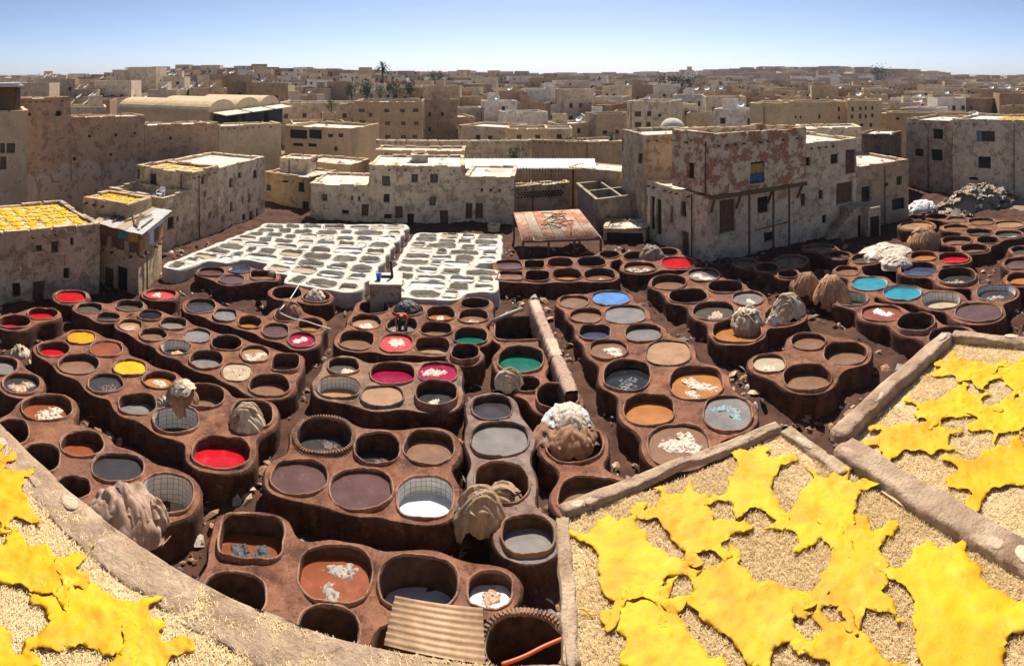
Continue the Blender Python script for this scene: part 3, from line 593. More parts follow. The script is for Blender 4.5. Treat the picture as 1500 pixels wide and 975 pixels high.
# half outline of a flayed skin, neck up: (half width, y)
HALF = [(.045, .56), (.07, .49), (.10, .43), (.17, .39), (.28, .46), (.385, .50), (.41, .45), (.33, .35), (.265, .27), (.25, .15), (.26, 0), (.275, -.13), (.295, -.25), (.36, -.36), (.42, -.48), (.365, -.51), (.27, -.43), (.17, -.39), (.09, -.42), (.045, -.50), (.025, -.60)]
def hide_mesh(seed, mat, res=.035, amp=1.0):
    rnd = random.Random(seed); sh = []
    for sgn in (1, -1):
        hs = []
        for i, (x, y) in enumerate(HALF): hs.append((sgn*max(.015, x*rnd.uniform(.82, 1.2)+rnd.uniform(-.015, .015)), y+rnd.uniform(-.035, .035)))
        sh.append(hs)
    lp = sh[0]+sh[1][::-1]; out = []
    n = len(lp)
    for i in range(n):                                    # Catmull-Rom between the outline points
        p0, p1, p2, p3 = lp[i-1], lp[i], lp[(i+1) % n], lp[(i+2) % n]
        for k in range(5):
            t = k/5; out.append(tuple(.5*((2*p1[a])+(-p0[a]+p2[a])*t+(2*p0[a]-5*p1[a]+4*p2[a]-p3[a])*t*t+(-p0[a]+3*p1[a]-3*p2[a]+p3[a])*t**3) for a in (0, 1)))
    out = [(x+.05*noise.noise(Vector((x*10, y*10, seed)))+.022*noise.noise(Vector((x*40, y*40, seed))), y+.05*noise.noise(Vector((x*10, y*10, seed+5)))+.022*noise.noise(Vector((x*40, y*40, seed+5)))) for x, y in out]
    lp = resample(out[::-1] if area(out) < 0 else out, res*.7)
    pts = [Vector(p) for p in lp]; n0 = len(pts); ed = [(i, (i+1) % n0) for i in range(n0)]
    for gx in np.arange(-.5, .5, res):
        for gy in np.arange(-.7, .65, res):
            x, y = gx+rnd.uniform(-.3, .3)*res, gy+rnd.uniform(-.3, .3)*res
            if inside(lp, x, y): pts.append(Vector((x, y)))
    r = delaunay_2d_cdt(pts, ed, [], 1, 1e-5); vo = r[0]; Fc = []
    L = np.array(lp); Z = []
    for p in vo:
        de = float(np.min(np.hypot(L[:, 0]-p.x, L[:, 1]-p.y))); k = Vector((p.x*5, p.y*5, seed))
        z = .014+amp*(.014*noise.noise(k)+.028*abs(noise.noise(Vector((p.x*6, p.y*13, seed))))+.014*abs(noise.noise(k*4)))
        curl = max(0, 1-de/.05)
        z += amp*curl*(.022*max(0, noise.noise(Vector((p.x*6, p.y*6, seed+3)))+.25)) - .006*curl
        Z.append(max(z, .004))
    nv = len(vo); V = [(p.x, p.y, z) for p, z in zip(vo, Z)]+[(p.x*.99, p.y*.99, z-.006) for p, z in zip(vo, Z)]
    edge = {}
    for f in r[2]:
        if not inside(lp, sum(vo[i].x for i in f)/3, sum(vo[i].y for i in f)/3): continue
        a, b, c = f[:3]
        if (vo[b].x-vo[a].x)*(vo[c].y-vo[a].y)-(vo[b].y-vo[a].y)*(vo[c].x-vo[a].x) < 0: b, c = c, b
        Fc.append((a, b, c)); Fc.append((a+nv, c+nv, b+nv))
        for q in ((a, b), (b, c), (c, a)): edge[q] = 1
    for a, b in list(edge):
        if (b, a) not in edge: Fc.append((b, a, a+nv, b+nv))
    me = mesh('yellow_hide', V, Fc, mat, True); return me
HM = [hide_mesh(100+i, M['yhide'] if i % 3 else M['yhide2']) for i in range(7)]
HSM = [hide_mesh(200+i, M['yhide'], .09) for i in range(3)]
def hide(x, y, size, rot, v, label, group, z=TZ, me=None, wide=1.0):
    p = pix(x, y, z); o = inst('yellow_hide', me or HM[v % len(HM)], None, (p.x, p.y, z+.012), (0, 0, R(rot)), (size*wide*.92, size*.92, .9))
    return tag(o, label, 'hide', group)
for i, (x, y, s_, r, wd, lab) in enumerate([(6, 728, .82, 50, 1, 'yellow hide close to the upper end of the curving kerb'), (52, 836, .84, -64, 1, 'yellow hide between two others along the curving kerb'), (142, 914, .92, -66, 1.0, 'large yellow hide with one leg pointing at the curving kerb'),
      (-30, 690, .8, 20, 1, 'smaller yellow hide cut by the end of the curving kerb terrace'), (196, 990, .75, 10, 1, 'yellow hide of which little but the neck shows beside the large one'), (-45, 945, .85, 80, 1, 'yellow hide lying across from the curving kerb behind the large one')]): hide(x, y, s_, r, i, lab, 'hides on the curving kerb terrace', wide=wd)
for i, (x, y, s_, r, wd, lab) in enumerate([(920, 820, .98, 18, 1.05, 'broad yellow hide lying along the short side kerb of its terrace'), (1012, 768, .92, 200, 1.05, 'orange-yellow hide between the broad hide and the long back kerb'), (1102, 706, .95, -38, 1.0, 'lemon yellow hide close to the apex where the back kerb turns'), (1208, 745, 1.0, -52, 1.0, 'lemon yellow hide beside the kerb stub at the terrace gap'),
      (1255, 832, 1.02, -38, .95, 'orange-yellow hide overlapping the one beside the kerb stub'), (1092, 893, 1.0, 30, 1.05, 'wide orange-yellow hide spread in the middle of its terrace'), (962, 950, .92, 12, 1.05, 'yellow hide overlapping the foot of the broad side-kerb hide'), (1400, 888, 1.25, -14, 1.05, 'very large yellow hide beside the dividing kerb'), (1250, 978, .8, 5, .9, 'small orange-yellow hide between the wide one and the very large one')]): hide(x, y, s_, r, i+2, lab, 'hides on the square corner terrace', wide=wd)
for i, (x, y, s_, r, wd, lab) in enumerate([(1418, 546, .95, 20, 1.1, 'yellow hide in the inner corner of the far and slanting kerbs'), (1392, 598, .95, 75, 1.0, 'yellow hide beside the slanting kerb next to the corner hide'), (1338, 646, .98, 62, 1.0, 'orange-yellow hide at the narrow end where slanting and dividing kerbs meet'), (1492, 556, .9, -20, 1.1, 'yellow hide along the far kerb next to the corner hide'),
      (1482, 612, 1.0, 70, 1.05, 'yellow hide in the middle of the terrace behind the dividing kerb'), (1462, 690, 1.05, 68, 1.1, 'orange-yellow hide close behind the dividing kerb')]): hide(x, y, s_, r, i+1, lab, 'hides behind the dividing kerb', wide=wd)
# ---------------------------------------------------------------- buildings
M['pl_white'] = plaster('plaster_white', (0.686, 0.549, 0.378), (0.85, 0.715, 0.516), (0.478, 0.314, 0.181), .38, .45)
M['pl_peel'] = plaster('plaster_peeling', (0.624, 0.49, 0.335), (0.79, 0.647, 0.456), (0.478, 0.196, 0.0946), .52, .35)
M['pl_grey'] = plaster('plaster_grey', (0.52, 0.402, 0.267), (0.707, 0.559, 0.387), (0.395, 0.265, 0.155), .42, .55)
M['pl_tan'] = plaster('plaster_tan', (0.499, 0.363, 0.224), (0.624, 0.47, 0.301), (0.374, 0.255, 0.146), .35, .45)
M['pl_cream'] = plaster('render_cream', (0.603, 0.451, 0.275), (0.686, 0.529, 0.335), (0.468, 0.333, 0.189), .18, .3)
M['pl_ochre'] = plaster('render_ochre', (.46, .33, .20), (.55, .41, .26), (.36, .25, .16), .25, .4)
M['pl_wall'] = plaster('rampart_earth', (.54, .34, .20), (.66, .44, .27), (.42, .26, .15), .34, .35, low=(.68, .55, .41))
M['pl_brown'] = plaster('brown_brick', (.23, .155, .11), (.32, .225, .16), (.16, .11, .08), .4, .5)
M['roof'] = earth('roof_screed', (.52, .46, .38), (.74, .69, .61), (.56, .42, .32), s=.8)
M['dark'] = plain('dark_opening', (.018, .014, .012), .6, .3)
M['glass'] = plain('old_glass', (.05, .05, .05), .15, .3)
M['wood'] = plain('old_wood', (.13, .075, .045), .8, .4, 5)
M['woodl'] = plain('weathered_plank', (.36, .27, .19), .85, .35, 5)
M['iron'] = plain('rusty_iron', (.12, .07, .05), .7, .4)
M['tin'] = plain('corrugated_tin', (.50, .48, .45), .45, .25, 3, .2, .35)
M['rust'] = earth('rusted_tin', (.30, .11, .055), (.50, .25, .15), (.62, .52, .42), s=2, rough=.8)
M['concrete'] = plaster('tank_concrete', (.36, .29, .21), (.48, .40, .30), (.26, .19, .13), .35, .8)
def isect(x, y, P0, P1):
    d = ray(x, y); e = P1-P0; den = d.x*e.y-d.y*e.x
    if abs(den) < 1e-9: return None
    t = (P0.x*e.y-P0.y*e.x)/den; u = ((d.x*t-P0.x)*e.x+(d.y*t-P0.y)*e.y)/e.length
    return t, u, HC+d.z*t
def wall_mesh(mb, P0, P1, z0, z1, holes, rec=.22):
    L = (P1-P0).length; e = (P1-P0)/L; nin = Vector((-e.y, e.x, 0))
    us = sorted({0, L, *[a for h in holes for a in h[:2]], *[L*k/max(1, int(L/.7)) for k in range(1, int(L/.7))]}); vs = sorted({z0, z1, *[a for h in holes for a in h[2:4]], *[z0+(z1-z0)*k/max(1, int((z1-z0)/.7)) for k in range(1, int((z1-z0)/.7))]})
    def pt(u, v, d=0):
        q = Vector((P0.x, P0.y, 0))+e*u+nin*d+Vector((0, 0, v)); k = q*.9
        return q+Vector((noise.noise(k), noise.noise(k+Vector((9, 0, 0))), .5*noise.noise(k+Vector((0, 9, 0)))))*.075+Vector((noise.noise(q*3), noise.noise(q*3+Vector((5, 0, 0))), 0))*.02
    for i in range(len(us)-1):
        for j in range(len(vs)-1):
            uc, vc = (us[i]+us[i+1])/2, (vs[j]+vs[j+1])/2
            if any(h[0] < uc < h[1] and h[2] < vc < h[3] for h in holes): continue
            mb.add([pt(us[i], vs[j]), pt(us[i+1], vs[j]), pt(us[i+1], vs[j+1]), pt(us[i], vs[j+1])], [(0, 1, 2, 3)])
    for a, b, c, d in [h[:4] for h in holes]:
        q = [(a, c), (b, c), (b, d), (a, d)]
        for k in range(4): (u0, v0), (u1, v1) = q[k], q[(k+1) % 4]; mb.add([pt(u0, v0), pt(u0, v0, rec), pt(u1, v1, rec), pt(u1, v1)], [(0, 1, 2, 3)])
def opening(root, P0, P1, h, kind, rec=.22):
    L = (P1-P0).length; e = (P1-P0)/L; nin = Vector((-e.y, e.x, 0)); a, b, c, d = h[:4]
    pt = lambda u, v, dd: Vector((P0.x, P0.y, 0))+e*u+nin*dd+Vector((0, 0, v))
    def panel(mb, u0, u1, v0, v1, d0, d1):
        P = [pt(u, v, dd) for dd in (d0, d1) for u, v in ((u0, v0), (u1, v0), (u1, v1), (u0, v1))]
        mb.add(P, [(0, 1, 2, 3), (7, 6, 5, 4), (0, 4, 5, 1), (1, 5, 6, 2), (2, 6, 7, 3), (3, 7, 4, 0)])
    mb = MB(); W, H = b-a, d-c
    if kind == 'd':
        o = MB().obj('door', M['wood'], root) if False else None
        panel(mb, a-.02, b+.02, c-.02, d+.02, rec-.02, rec+.04); o = mb.obj('door', M['wood'], root)
        m2 = MB(); n = max(2, int(W/.22))
        for i in range(n): panel(m2, a+W*i/n+.01, a+W*(i+1)/n-.01, c+.02, d-.02, rec-.045, rec-.02)
        m2.obj('door_planks', M['wood'], o)
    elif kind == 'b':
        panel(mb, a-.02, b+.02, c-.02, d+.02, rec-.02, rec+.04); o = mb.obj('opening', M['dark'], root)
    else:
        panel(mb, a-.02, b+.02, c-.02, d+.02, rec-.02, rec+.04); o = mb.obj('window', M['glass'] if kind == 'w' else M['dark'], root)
        if W > .35 and kind == 'w':
            m2 = MB(); t = .05
            for (u0, u1, v0, v1) in ((a, b, c, c+t), (a, b, d-t, d), (a, a+t, c+t, d-t), (b-t, b, c+t, d-t), ((a+b)/2-t/2, (a+b)/2+t/2, c+t, d-t)): panel(m2, u0, u1, v0, v1, rec-.07, rec-.02)
            m2.obj('frame', M['wood'], o)
    m3 = MB(); panel(m3, a-.06, b+.06, c-.09, c-.015, -.05, .1); m3.obj('sill', M['stone'], o)
    return o
def building(name, label, foot, z0, z1, mat, wins=(), par=.35, roofm=None, cat='building', rec=.22, group=None, extra_faces=()):
    n = len(foot); c = sum((Vector((p.x, p.y, 0)) for p in foot), Vector())/n
    root = empty(name, (c.x, c.y, z0), label, cat, group); H = {i: [] for i in range(n)}
    for wn in wins:
        x0, y0, x1, y1 = wn[:4]; kind = wn[4] if len(wn) > 4 else 'w'; xm, ym = (x0+x1)/2, (y0+y1)/2; best = None
        for i in range(n):
            P0, P1 = foot[i], foot[(i+1) % n]; e = P1-P0; nout = Vector((e.y, -e.x, 0)); rr = ray(xm, ym)
            if nout.x*rr.x+nout.y*rr.y >= 0: continue
            q = isect(xm, ym, P0, P1)
            if q and q[0] > 0 and 0 < q[1] < e.length and (best is None or q[0] < best[0]): best = (q[0], i)
        if best is None: continue
        i = best[1]; P0, P1 = foot[i], foot[(i+1) % n]; L = (P1-P0).length
        u0, u1 = isect(x0, ym, P0, P1)[1], isect(x1, ym, P0, P1)[1]; v1, v0 = isect(xm, y0, P0, P1)[2], isect(xm, y1, P0, P1)[2]
        u0, u1 = max(.08, min(u0, u1)), min(L-.08, max(u0, u1)); v0, v1 = max(z0+.06, v0), min(z1-.08, v1)
        if u1-u0 < .1 or v1-v0 < .1: continue
        if any(u0 < h[1]+.03 and u1 > h[0]-.03 and v0 < h[3]+.03 and v1 > h[2]-.03 for h in H[i]): continue
        H[i].append((u0, u1, v0, v1, kind))
    mb = MB()
    for i in range(n): wall_mesh(mb, foot[i], foot[(i+1) % n], z0, z1, H[i], rec)
    # parapet with an uneven crest and the roof inside it
    inn = []
    for i in range(n):
        p = Vector((foot[i].x, foot[i].y, 0)); a = (Vector((foot[i-1].x, foot[i-1].y, 0))-p).normalized(); b = (Vector((foot[(i+1) % n].x, foot[(i+1) % n].y, 0))-p).normalized()
        inn.append(p+(a+b)*.25)
    V = [Vector((p.x, p.y, z1)) for p in foot]+[Vector((p.x, p.y, z1)) for p in inn]+[Vector((p.x, p.y, z1-par)) for p in inn]
    Fc = []
    for i in range(n): j = (i+1) % n; Fc += [(i, j, n+j, n+i), (n+i, n+j, 2*n+j, 2*n+i)]
    mb.add(V, Fc); mb.obj('wall', mat, root)
    obj('roof', [Vector((p.x, p.y, z1-par+.003)) for p in inn], [tuple(range(n))], roofm or M['roof'], root)
    # coping, piece by piece
    for i in range(n):
        p, q = Vector((foot[i].x, foot[i].y, z1+.03)), Vector((foot[(i+1) % n].x, foot[(i+1) % n].y, z1+.03)); L = (q-p).length; k = max(1, int(L/1.3)); e = (q-p)/L; nn = Vector((-e.y, e.x, 0))
        for a in range(k):
            s_, t_ = p+e*(L*a/k+.01), p+e*(L*(a+1)/k-.01)
            if random.random() < .2: continue
            MB().box((s_+t_)/2+nn*.12+Vector((0, 0, random.uniform(-.02, .05))), ((t_-s_).length*random.uniform(.8, 1.0), .36+random.uniform(-.05, .05), .11), math.atan2(e.y, e.x)+random.uniform(-.03, .03), M=Matrix.Rotation(math.atan2(e.y, e.x)+random.uniform(-.03, .03), 3, 'Z') @ Matrix.Rotation(random.uniform(-.035, .035), 3, 'Y')).obj('coping_stone', mat, root)
    zr = z1-par
    for i in range(n):                                  # drain pipes and stubs of roof beams
        P0, P1 = foot[i], foot[(i+1) % n]; L = (P1-P0).length; e = (P1-P0)/L; no = Vector((e.y, -e.x, 0)); mid = (P0+P1)/2
        if no.x*mid.x+no.y*mid.y > 0 or L < 2.5 or rec < .2: continue
        if random.random() < .6:
            u = random.uniform(.1, .9)*L
            if not any(h[0]-.15 < u < h[1]+.15 for h in H[i]): q = P0+e*u+no*.13; MB().tube([(q.x, q.y, z0+.1), (q.x, q.y, zr)], .05, 6).obj('drain_pipe', M['iron'], root, True)
        if random.random() < .5:
            for k in range(int(L/.7)):
                if random.random() < .7: q = P0+e*(k+.5)*.7+no*.09; MB().box((q.x, q.y, zr-.22), (.11, .34, .11), math.atan2(e.y, e.x)).obj('beam_end', M['wood'], root)
    for k in range(random.randint(3, 8)):
        q = c.lerp(foot[random.randrange(n)], random.uniform(.1, .75)); a_ = random.uniform(.12, .45); V_ = [Vector((q.x, q.y, zr))+Vector((math.cos(t)*a_*random.uniform(.6, 1.2), math.sin(t)*a_*random.uniform(.6, 1.2), 0)) for t in [j*1.05 for j in range(6)]]+[Vector((q.x, q.y, zr+a_*random.uniform(.3, .8)))]
        obj('roof_rubble', V_, [(j, (j+1) % 6, 6) for j in range(6)], random.choice([M['stone'], M['stoner'], M['woodl']]), root)
    for i in range(n):
        for h in H[i]: opening(root, foot[i], foot[(i+1) % n], h, h[4], rec)
    return root
def quad(a, b, depth):
    """footprint from its two front corners (seen left, seen right), carried back"""
    e = Vector((b.x-a.x, b.y-a.y, 0)); n = Vector((-e.y, e.x, 0)).normalized()
    return [Vector((a.x, a.y, 0)), Vector((b.x, b.y, 0)), Vector((b.x, b.y, 0))+n*depth, Vector((a.x, a.y, 0))+n*depth]
def wr(c, *rs):                                         # window rectangles read off an enlarged crop
    out = []
    for r in rs: x0, y0 = cp(c, r[0], r[2]); x1, y1 = cp(c, r[1], r[3]); out.append((x0, y0, x1, y1)+tuple(r[4:]))
    return out
def zt(x, y, rho): return pixr(x, y, rho).z
OCC = []                                                # (centre, radius) of what already stands, for the houses further off
def occ(root, r): OCC.append((root.location.x, root.location.y, r)); return root
def bld(label, a, b, depth, z0, z1, mat, wins=(), name='building', par=.35, cat='building', r=None, **k):
    o = building(name, label, quad(a, b, depth), z0, z1, M[mat], wins, par, cat=cat, **k); occ(o, r or max(depth, (b-a).length)*.6); return o
# -- workshops along the left side
lowA, lowB = sil(-70, 31.6, 0), sil(146, 34.1, 0)
bld('low workshop with peeling grey plaster and yellow hides on its roof', lowA, lowB, 6.6, GZ, 3.15, 'pl_grey', roofm=M['slab'], wins=wr('A', (283, 320, 200, 262), (385, 405, 178, 218), (198, 232, 220, 255), (350, 382, 345, 402, 'b'), (68, 115, 430, 505, 'b'), (178, 245, 420, 560, 'd')), name='workshop', par=.1)
c1, c2, c3 = pix(122, 289, 3.9), pix(185, 301, 3.9), pix(222, 290, 3.9)
occ(building('workshop', 'low brown flat-roofed hut topped with small yellow hides', [Vector((p.x, p.y, 0)) for p in (c1, c2, c3, c1+c3-c2)], GZ, 3.9, M['pl_tan'], par=.1, roofm=M['slab']), 4)
wA, wB = pix(237, 374, GZ), pix(386, 315, GZ)
def onl(x):
    q = isect(x, 300, Vector((wA.x, wA.y, 0)), Vector((wB.x, wB.y, 0))); e = (wB-wA).normalized(); p = wA+e*q[1]; return Vector((p.x, p.y, 0))
rh = lambda p: math.hypot(p.x, p.y)
p1, p2, p3, p4 = onl(238), onl(278), onl(320), onl(388)
bld('stained workshop with a roof terrace and a white plastic chair', p1, p2, 5.5, GZ, zt(262, 287, rh(p1)+.8), 'pl_grey', wr('P', (920, 958, 890, 960, 'b'), (970, 985, 885, 912)) , 'workshop', par=.5)
hb = bld('grey plastered workshop with yellow hides on its flat roof', p2, p3, 5.5, GZ, zt(277, 254, rh(p2)), 'pl_grey', wr('P', (1105, 1123, 670, 710), (1118, 1131, 752, 780), (1148, 1160, 868, 900), (820, 860, 655, 740, 'b'), (745, 768, 625, 680, 'b')), 'workshop', par=.15, roofm=M['slab'])
hc = bld('white-washed workshop of many small windows beside the lime pits', p3, p4, 6, GZ, zt(350, 240, rh(onl(350))), 'pl_white', wr('P', (1392, 1415, 632, 677), (1255, 1275, 678, 728), (1307, 1327, 645, 675), (1262, 1280, 807, 860), (1330, 1352, 875, 910), (1370, 1392, 858, 920, 'd'), (1405, 1420, 840, 920, 'd'), (1330, 1342, 780, 815), (1365, 1378, 765, 808), (1215, 1228, 885, 920)), 'workshop', par=.15)
# -- the great earthen wall behind them
for i, (xa, ra, xb, rb, y, m, lab) in enumerate([(28, 51, 104, 54, 144, 'pl_wall', 'tallest stretch of the old earthen wall beside the cream tower'), (104.5, 54, 212, 57, 171, 'pl_wall', 'middle stretch of the old earthen wall with putlog holes'), (212.5, 57, 320, 60, 182, 'pl_wall', 'lower stained stretch of the old earthen wall behind the workshops'), (320.5, 60, 412, 63, 183, 'pl_cream', 'plain beige wall below the vaulted roofs')]):
    a, b = sil(xa, ra, 0), sil(xb, rb, 0)
    ws = {0: wr('P', (155, 170, 318, 336, 'b'), (305, 335, 310, 338, 'b')), 1: wr('P', (485, 500, 440, 456, 'b'), (630, 646, 432, 450, 'b'), (735, 748, 425, 440, 'b'), (603, 618, 540, 556, 'b'), (400, 420, 563, 582, 'b')), 2: wr('P', (930, 945, 450, 466, 'b'),), 3: ()}[i]
    bld(lab, a, b, 2.5, GZ, zt((xa+xb)/2, y, (ra+rb)/2), m, ws, 'rampart', par=.05, cat='wall')
# -- vaulted market roofs above it
vr = empty('vaulted_hall', (-43, 74, 0), 'cream hall with three barrel-vaulted roofs above the plain beige wall', 'building')
ys3 = [62.4, 69.8, 77.6, 85]
for i in range(3):
    y0, y1 = ys3[i], ys3[i+1]; xa, xb = -50.5+i*2, -36.0; zs, zr = 7.2, 1.5; n = 14; V = []; Fc = []
    for x in (xa, xb):
        for k in range(n+1): t = math.pi*k/n; V.append((x, (y0+y1)/2-math.cos(t)*(y1-y0)/2*.98, zs+math.sin(t)*zr))
    Fc = [(k, n+1+k, n+2+k, k+1) for k in range(n)]+[tuple(range(n+1)), tuple(range(2*n+1, n, -1))]
    obj('barrel_vault', V, Fc, M['pl_cream'], vr, False)
mb = MB(); mb.box((-43.5, 74, 3.1), (14.6, 22.4, 8.2)); mb.obj('wall', M['pl_cream'], vr); OCC.append((-43, 74, 13))
mb = MB()
for i in range(3): mb.box((-35.4, (ys3[i]+ys3[i+1])/2, 5.6), (.6, 5.6, 2.6))
mb.obj('awning_opening', M['dark'], vr)
mb = MB()
for i in range(3): mb.box((-34.6, (ys3[i]+ys3[i+1])/2, 7.0), (2.0, 6.8, .1), M=Matrix.Rotation(.15, 3, 'Y'))
mb.obj('awning', M['lime'], vr)
# -- cream tower at the left edge, with its covered roof room
bld('cream plastered tower with paired brown windows and a covered wooden roof room', sil(-90, 46, 0), sil(40, 46, 0), 5, GZ, zt(20, 163, 46), 'pl_cream', wr('P', (0, 25, 485, 540), (35, 80, 485, 540), (0, 35, 560, 630)), 'tower_house')
tr = empty('roof_shelter', sil(-20, 47.5, zt(20, 163, 46)), 'dark timber roof shelter on top of the cream tower', 'shelter')
zb, ztp = zt(20, 163, 46)-.3, zt(20, 128, 46)
a, b = sil(-80, 46.4, 0), sil(28, 46.4, 0); e = (b-a).normalized(); nn = Vector((-e.y, e.x, 0))
mb = MB()
for u in (0, .33, .66, 1):
    for d in (0, 3.2): q = a.lerp(b, u)+nn*d; MB().bar(q+Vector((0, 0, zb)), q+Vector((0, 0, ztp)), .16).obj('post', M['wood'], tr)
mb = MB(); q = (a+b)/2+nn*3.3; mb.box(q+Vector((0, 0, (zb+ztp)/2)), ((b-a).length, .1, ztp-zb), math.atan2(e.y, e.x)); q = (a+b)/2; mb.box(q+Vector((0, 0, zb+.5)), ((b-a).length, .08, .5), math.atan2(e.y, e.x)); mb.obj('board_wall', M['wood'], tr)
mb = MB(); q = (a+b)/2+nn*1.6; mb.box(q+Vector((0, 0, ztp+.12)), ((b-a).length+.8, 4.6, .12), math.atan2(e.y, e.x)); mb.box(q+Vector((0, 0, ztp+.3)), ((b-a).length+.4, 3.6, .1), math.atan2(e.y, e.x)); mb.obj('roof_board', M['tin'], tr)
# -- the wooden shack at the corner of the lime pits
s1, s2, s3 = pix(146, 420, GZ), pix(203, 437, GZ), pix(237, 406, GZ); s4 = s1+s3-s2
ft = [Vector((p.x, p.y, 0)) for p in (s1, s2, s3, s4)]
zk = zt(203, 372, rh(s2)); zr_ = zt(203, 336, rh(s2))
sh = building('wooden_shack', 'two-storey shack of mud and boards under a ragged tin roof', ft, GZ, zk, M['pl_tan'], [(152, 392, 166, 422, 'd'), (171, 391, 187, 430, 'b')], par=.02, cat='shack'); occ(sh, 3)
cen = (s1+s3)/2
def lift(p, z, k=1.0): return Vector((cen.x+(p.x-cen.x)*k, cen.y+(p.y-cen.y)*k, z))
def board_row(name, P, Q, z0, z1, n, mats, par, th=.05, out=.04):
    e = (Q-P); e.z = 0; L = e.length; e.normalize(); nn = Vector((e.y, -e.x, 0))
    for i in range(n):
        m = MB(); c = P+e*(L*(i+.5)/n)+nn*(out+random.uniform(0, .02)); c.z = (z0+z1)/2+random.uniform(-.03, .03)
        m.box(c, (L/n-.015, th, z1-z0+random.uniform(-.05, .05)), math.atan2(e.y, e.x)); m.obj(name, M[mats[i % len(mats)]], par)
M['teal'] = plain('teal_panel', (.05, .20, .22), .6, .3); M['mustard'] = plain('mustard_panel', (.42, .22, .04), .7, .3); M['pale'] = plain('pale_panel', (.50, .50, .55), .7, .2); M['orangeb'] = plain('orange_board', (.36, .15, .06), .8, .3)
zm = zk+(zr_-zk)*.45
board_row('board', lift(s1, 0), lift(s2, 0), zk+.05, zm, 9, ['wood', 'wood', 'woodl', 'wood'], sh)
board_row('board', lift(s2, 0), lift(s3, 0), zk+.05, zm+.2, 5, ['orangeb', 'woodl', 'pale', 'wood', 'orangeb'], sh)
board_row('panel', lift(s1, 0), lift(s2, 0), zm+.02, zr_-.05, 4, ['wood', 'wood', 'teal', 'mustard'], sh)
board_row('panel', lift(s2, 0), lift(s3, 0), zm+.22, zr_-.05, 3, ['orangeb', 'pale', 'pale'], sh)
mb = MB()
for p in (s1, s2, s3, s4): q = lift(p, 0, .98); MB().bar((q.x, q.y, zk-.1), (q.x, q.y, zr_), .14).obj('post', M['wood'], sh)
for k in range(6):                                       # roof of overlapping tin sheets
    u0, u1 = k/6, (k+1)/6; A0, A1 = lift(s1, zr_+.02, 1.25).lerp(lift(s2, zr_-.12, 1.25), u0), lift(s1, zr_+.02, 1.25).lerp(lift(s2, zr_-.12, 1.25), u1+.03); B0, B1 = lift(s4, zr_+.34, 1.2).lerp(lift(s3, zr_+.2, 1.3), u0), lift(s4, zr_+.34, 1.2).lerp(lift(s3, zr_+.2, 1.3), u1+.03)
    dz = Vector((0, 0, .03*(k % 2))); V = [A0+dz, A1+dz, B1+dz, B0+dz]; V += [v-Vector((0, 0, .02)) for v in V]
    obj('tin_sheet', V, [(0, 1, 2, 3), (7, 6, 5, 4), (0, 4, 5, 1), (1, 5, 6, 2), (2, 6, 7, 3), (3, 7, 4, 0)], M['tin'] if k % 3 else M['woodl'], sh)
for k in range(11):
    p = lift(s1, zr_+.02, 1.1).lerp(lift(s2, zr_-.1, 1.1), random.random()); q = lift(s4, zr_+.34, 1.1).lerp(lift(s3, zr_+.2, 1.1), random.random()); p = p.lerp(q, random.uniform(.02, .4)); q = p.lerp(q, random.uniform(.4, .7))
    MB().bar(p+Vector((0, 0, .1)), q+Vector((0, 0, .1)), .09, .05).obj('batten', M['wood'], sh)
# -- the row of plastered workshops behind the lime pits
m1, m2, m3, m4, m5 = sil(455, 51.5, 0), sil(541, 50.5, 0), sil(681, 50, 0), sil(753, 49.6, 0), sil(832, 54, 0)
bld('low plastered workshop with small square windows at the end of the row', m1, m2, 6, GZ, zt(500, 271, 51), 'pl_white', wr('Q', (458, 488, 765, 802), (615, 630, 775, 797), (652, 668, 778, 802), (567, 605, 853, 875, 'b'), (672, 712, 820, 885, 'd')), 'workshop', par=.12)
bld('tallest whitewashed workshop of the row with three upper windows', m2, m3, 6.5, GZ, zt(610, 243, 50.3), 'pl_white', wr('Q', (787, 830, 665, 720), (950, 985, 655, 700), (1050, 1092, 655, 703), (795, 828, 765, 812, 'b'), (1048, 1083, 780, 828), (857, 900, 832, 900, 'd'), (925, 960, 873, 940, 'b'), (1105, 1150, 855, 945, 'd'), (797, 840, 875, 900, 'b')), 'workshop', par=.12)
bld('whitewashed workshop with two tall brown doors beside the lattice wall', m3, m4, 6, GZ, zt(715, 259, 49.8), 'pl_white', wr('Q', (1238, 1280, 815, 900, 'd'), (1298, 1340, 815, 900, 'd'), (1195, 1217, 812, 842), (1185, 1230, 920, 955, 'b'), (1328, 1342, 736, 752, 'b'), (1374, 1388, 736, 752, 'b'), (1424, 1438, 738, 754, 'b')), 'workshop', par=.12)
bld('squat brown workshop with a small balcony and steps', sil(388, 58, 0), sil(455, 55, 0), 5, GZ, zt(420, 258, 56), 'pl_tan', wr('Q', (327, 360, 703, 755, 'b'), (150, 188, 812, 900, 'b'), (348, 385, 805, 900, 'b'), (152, 176, 715, 748), (240, 270, 690, 702, 'b')), 'workshop', par=.12)
bld('pale rooftop hut on the squat brown workshop', sil(410, 59, 0), sil(452, 58, 0), 3, zt(430, 258, 58), zt(430, 234, 58), 'pl_white', (), 'rooftop_hut', par=.1)
bld('beige low house behind the squat brown workshop', sil(440, 64, 0), sil(512, 61, 0), 5, GZ-1, zt(480, 240, 62), 'pl_cream', (), 'house', par=.15)
bld('rooftop shed on the tallest whitewashed workshop', sil(603, 53, 0), sil(627, 53, 0), 2, zt(610, 243, 50.3)-.3, zt(615, 229, 53), 'pl_grey', (), 'rooftop_hut', par=.05)
bld('long low beige outbuilding behind the whitewashed row', sil(550, 62, 0), sil(680, 61, 0), 4, GZ-1, zt(610, 222, 61), 'pl_cream', (), 'house', par=.15)
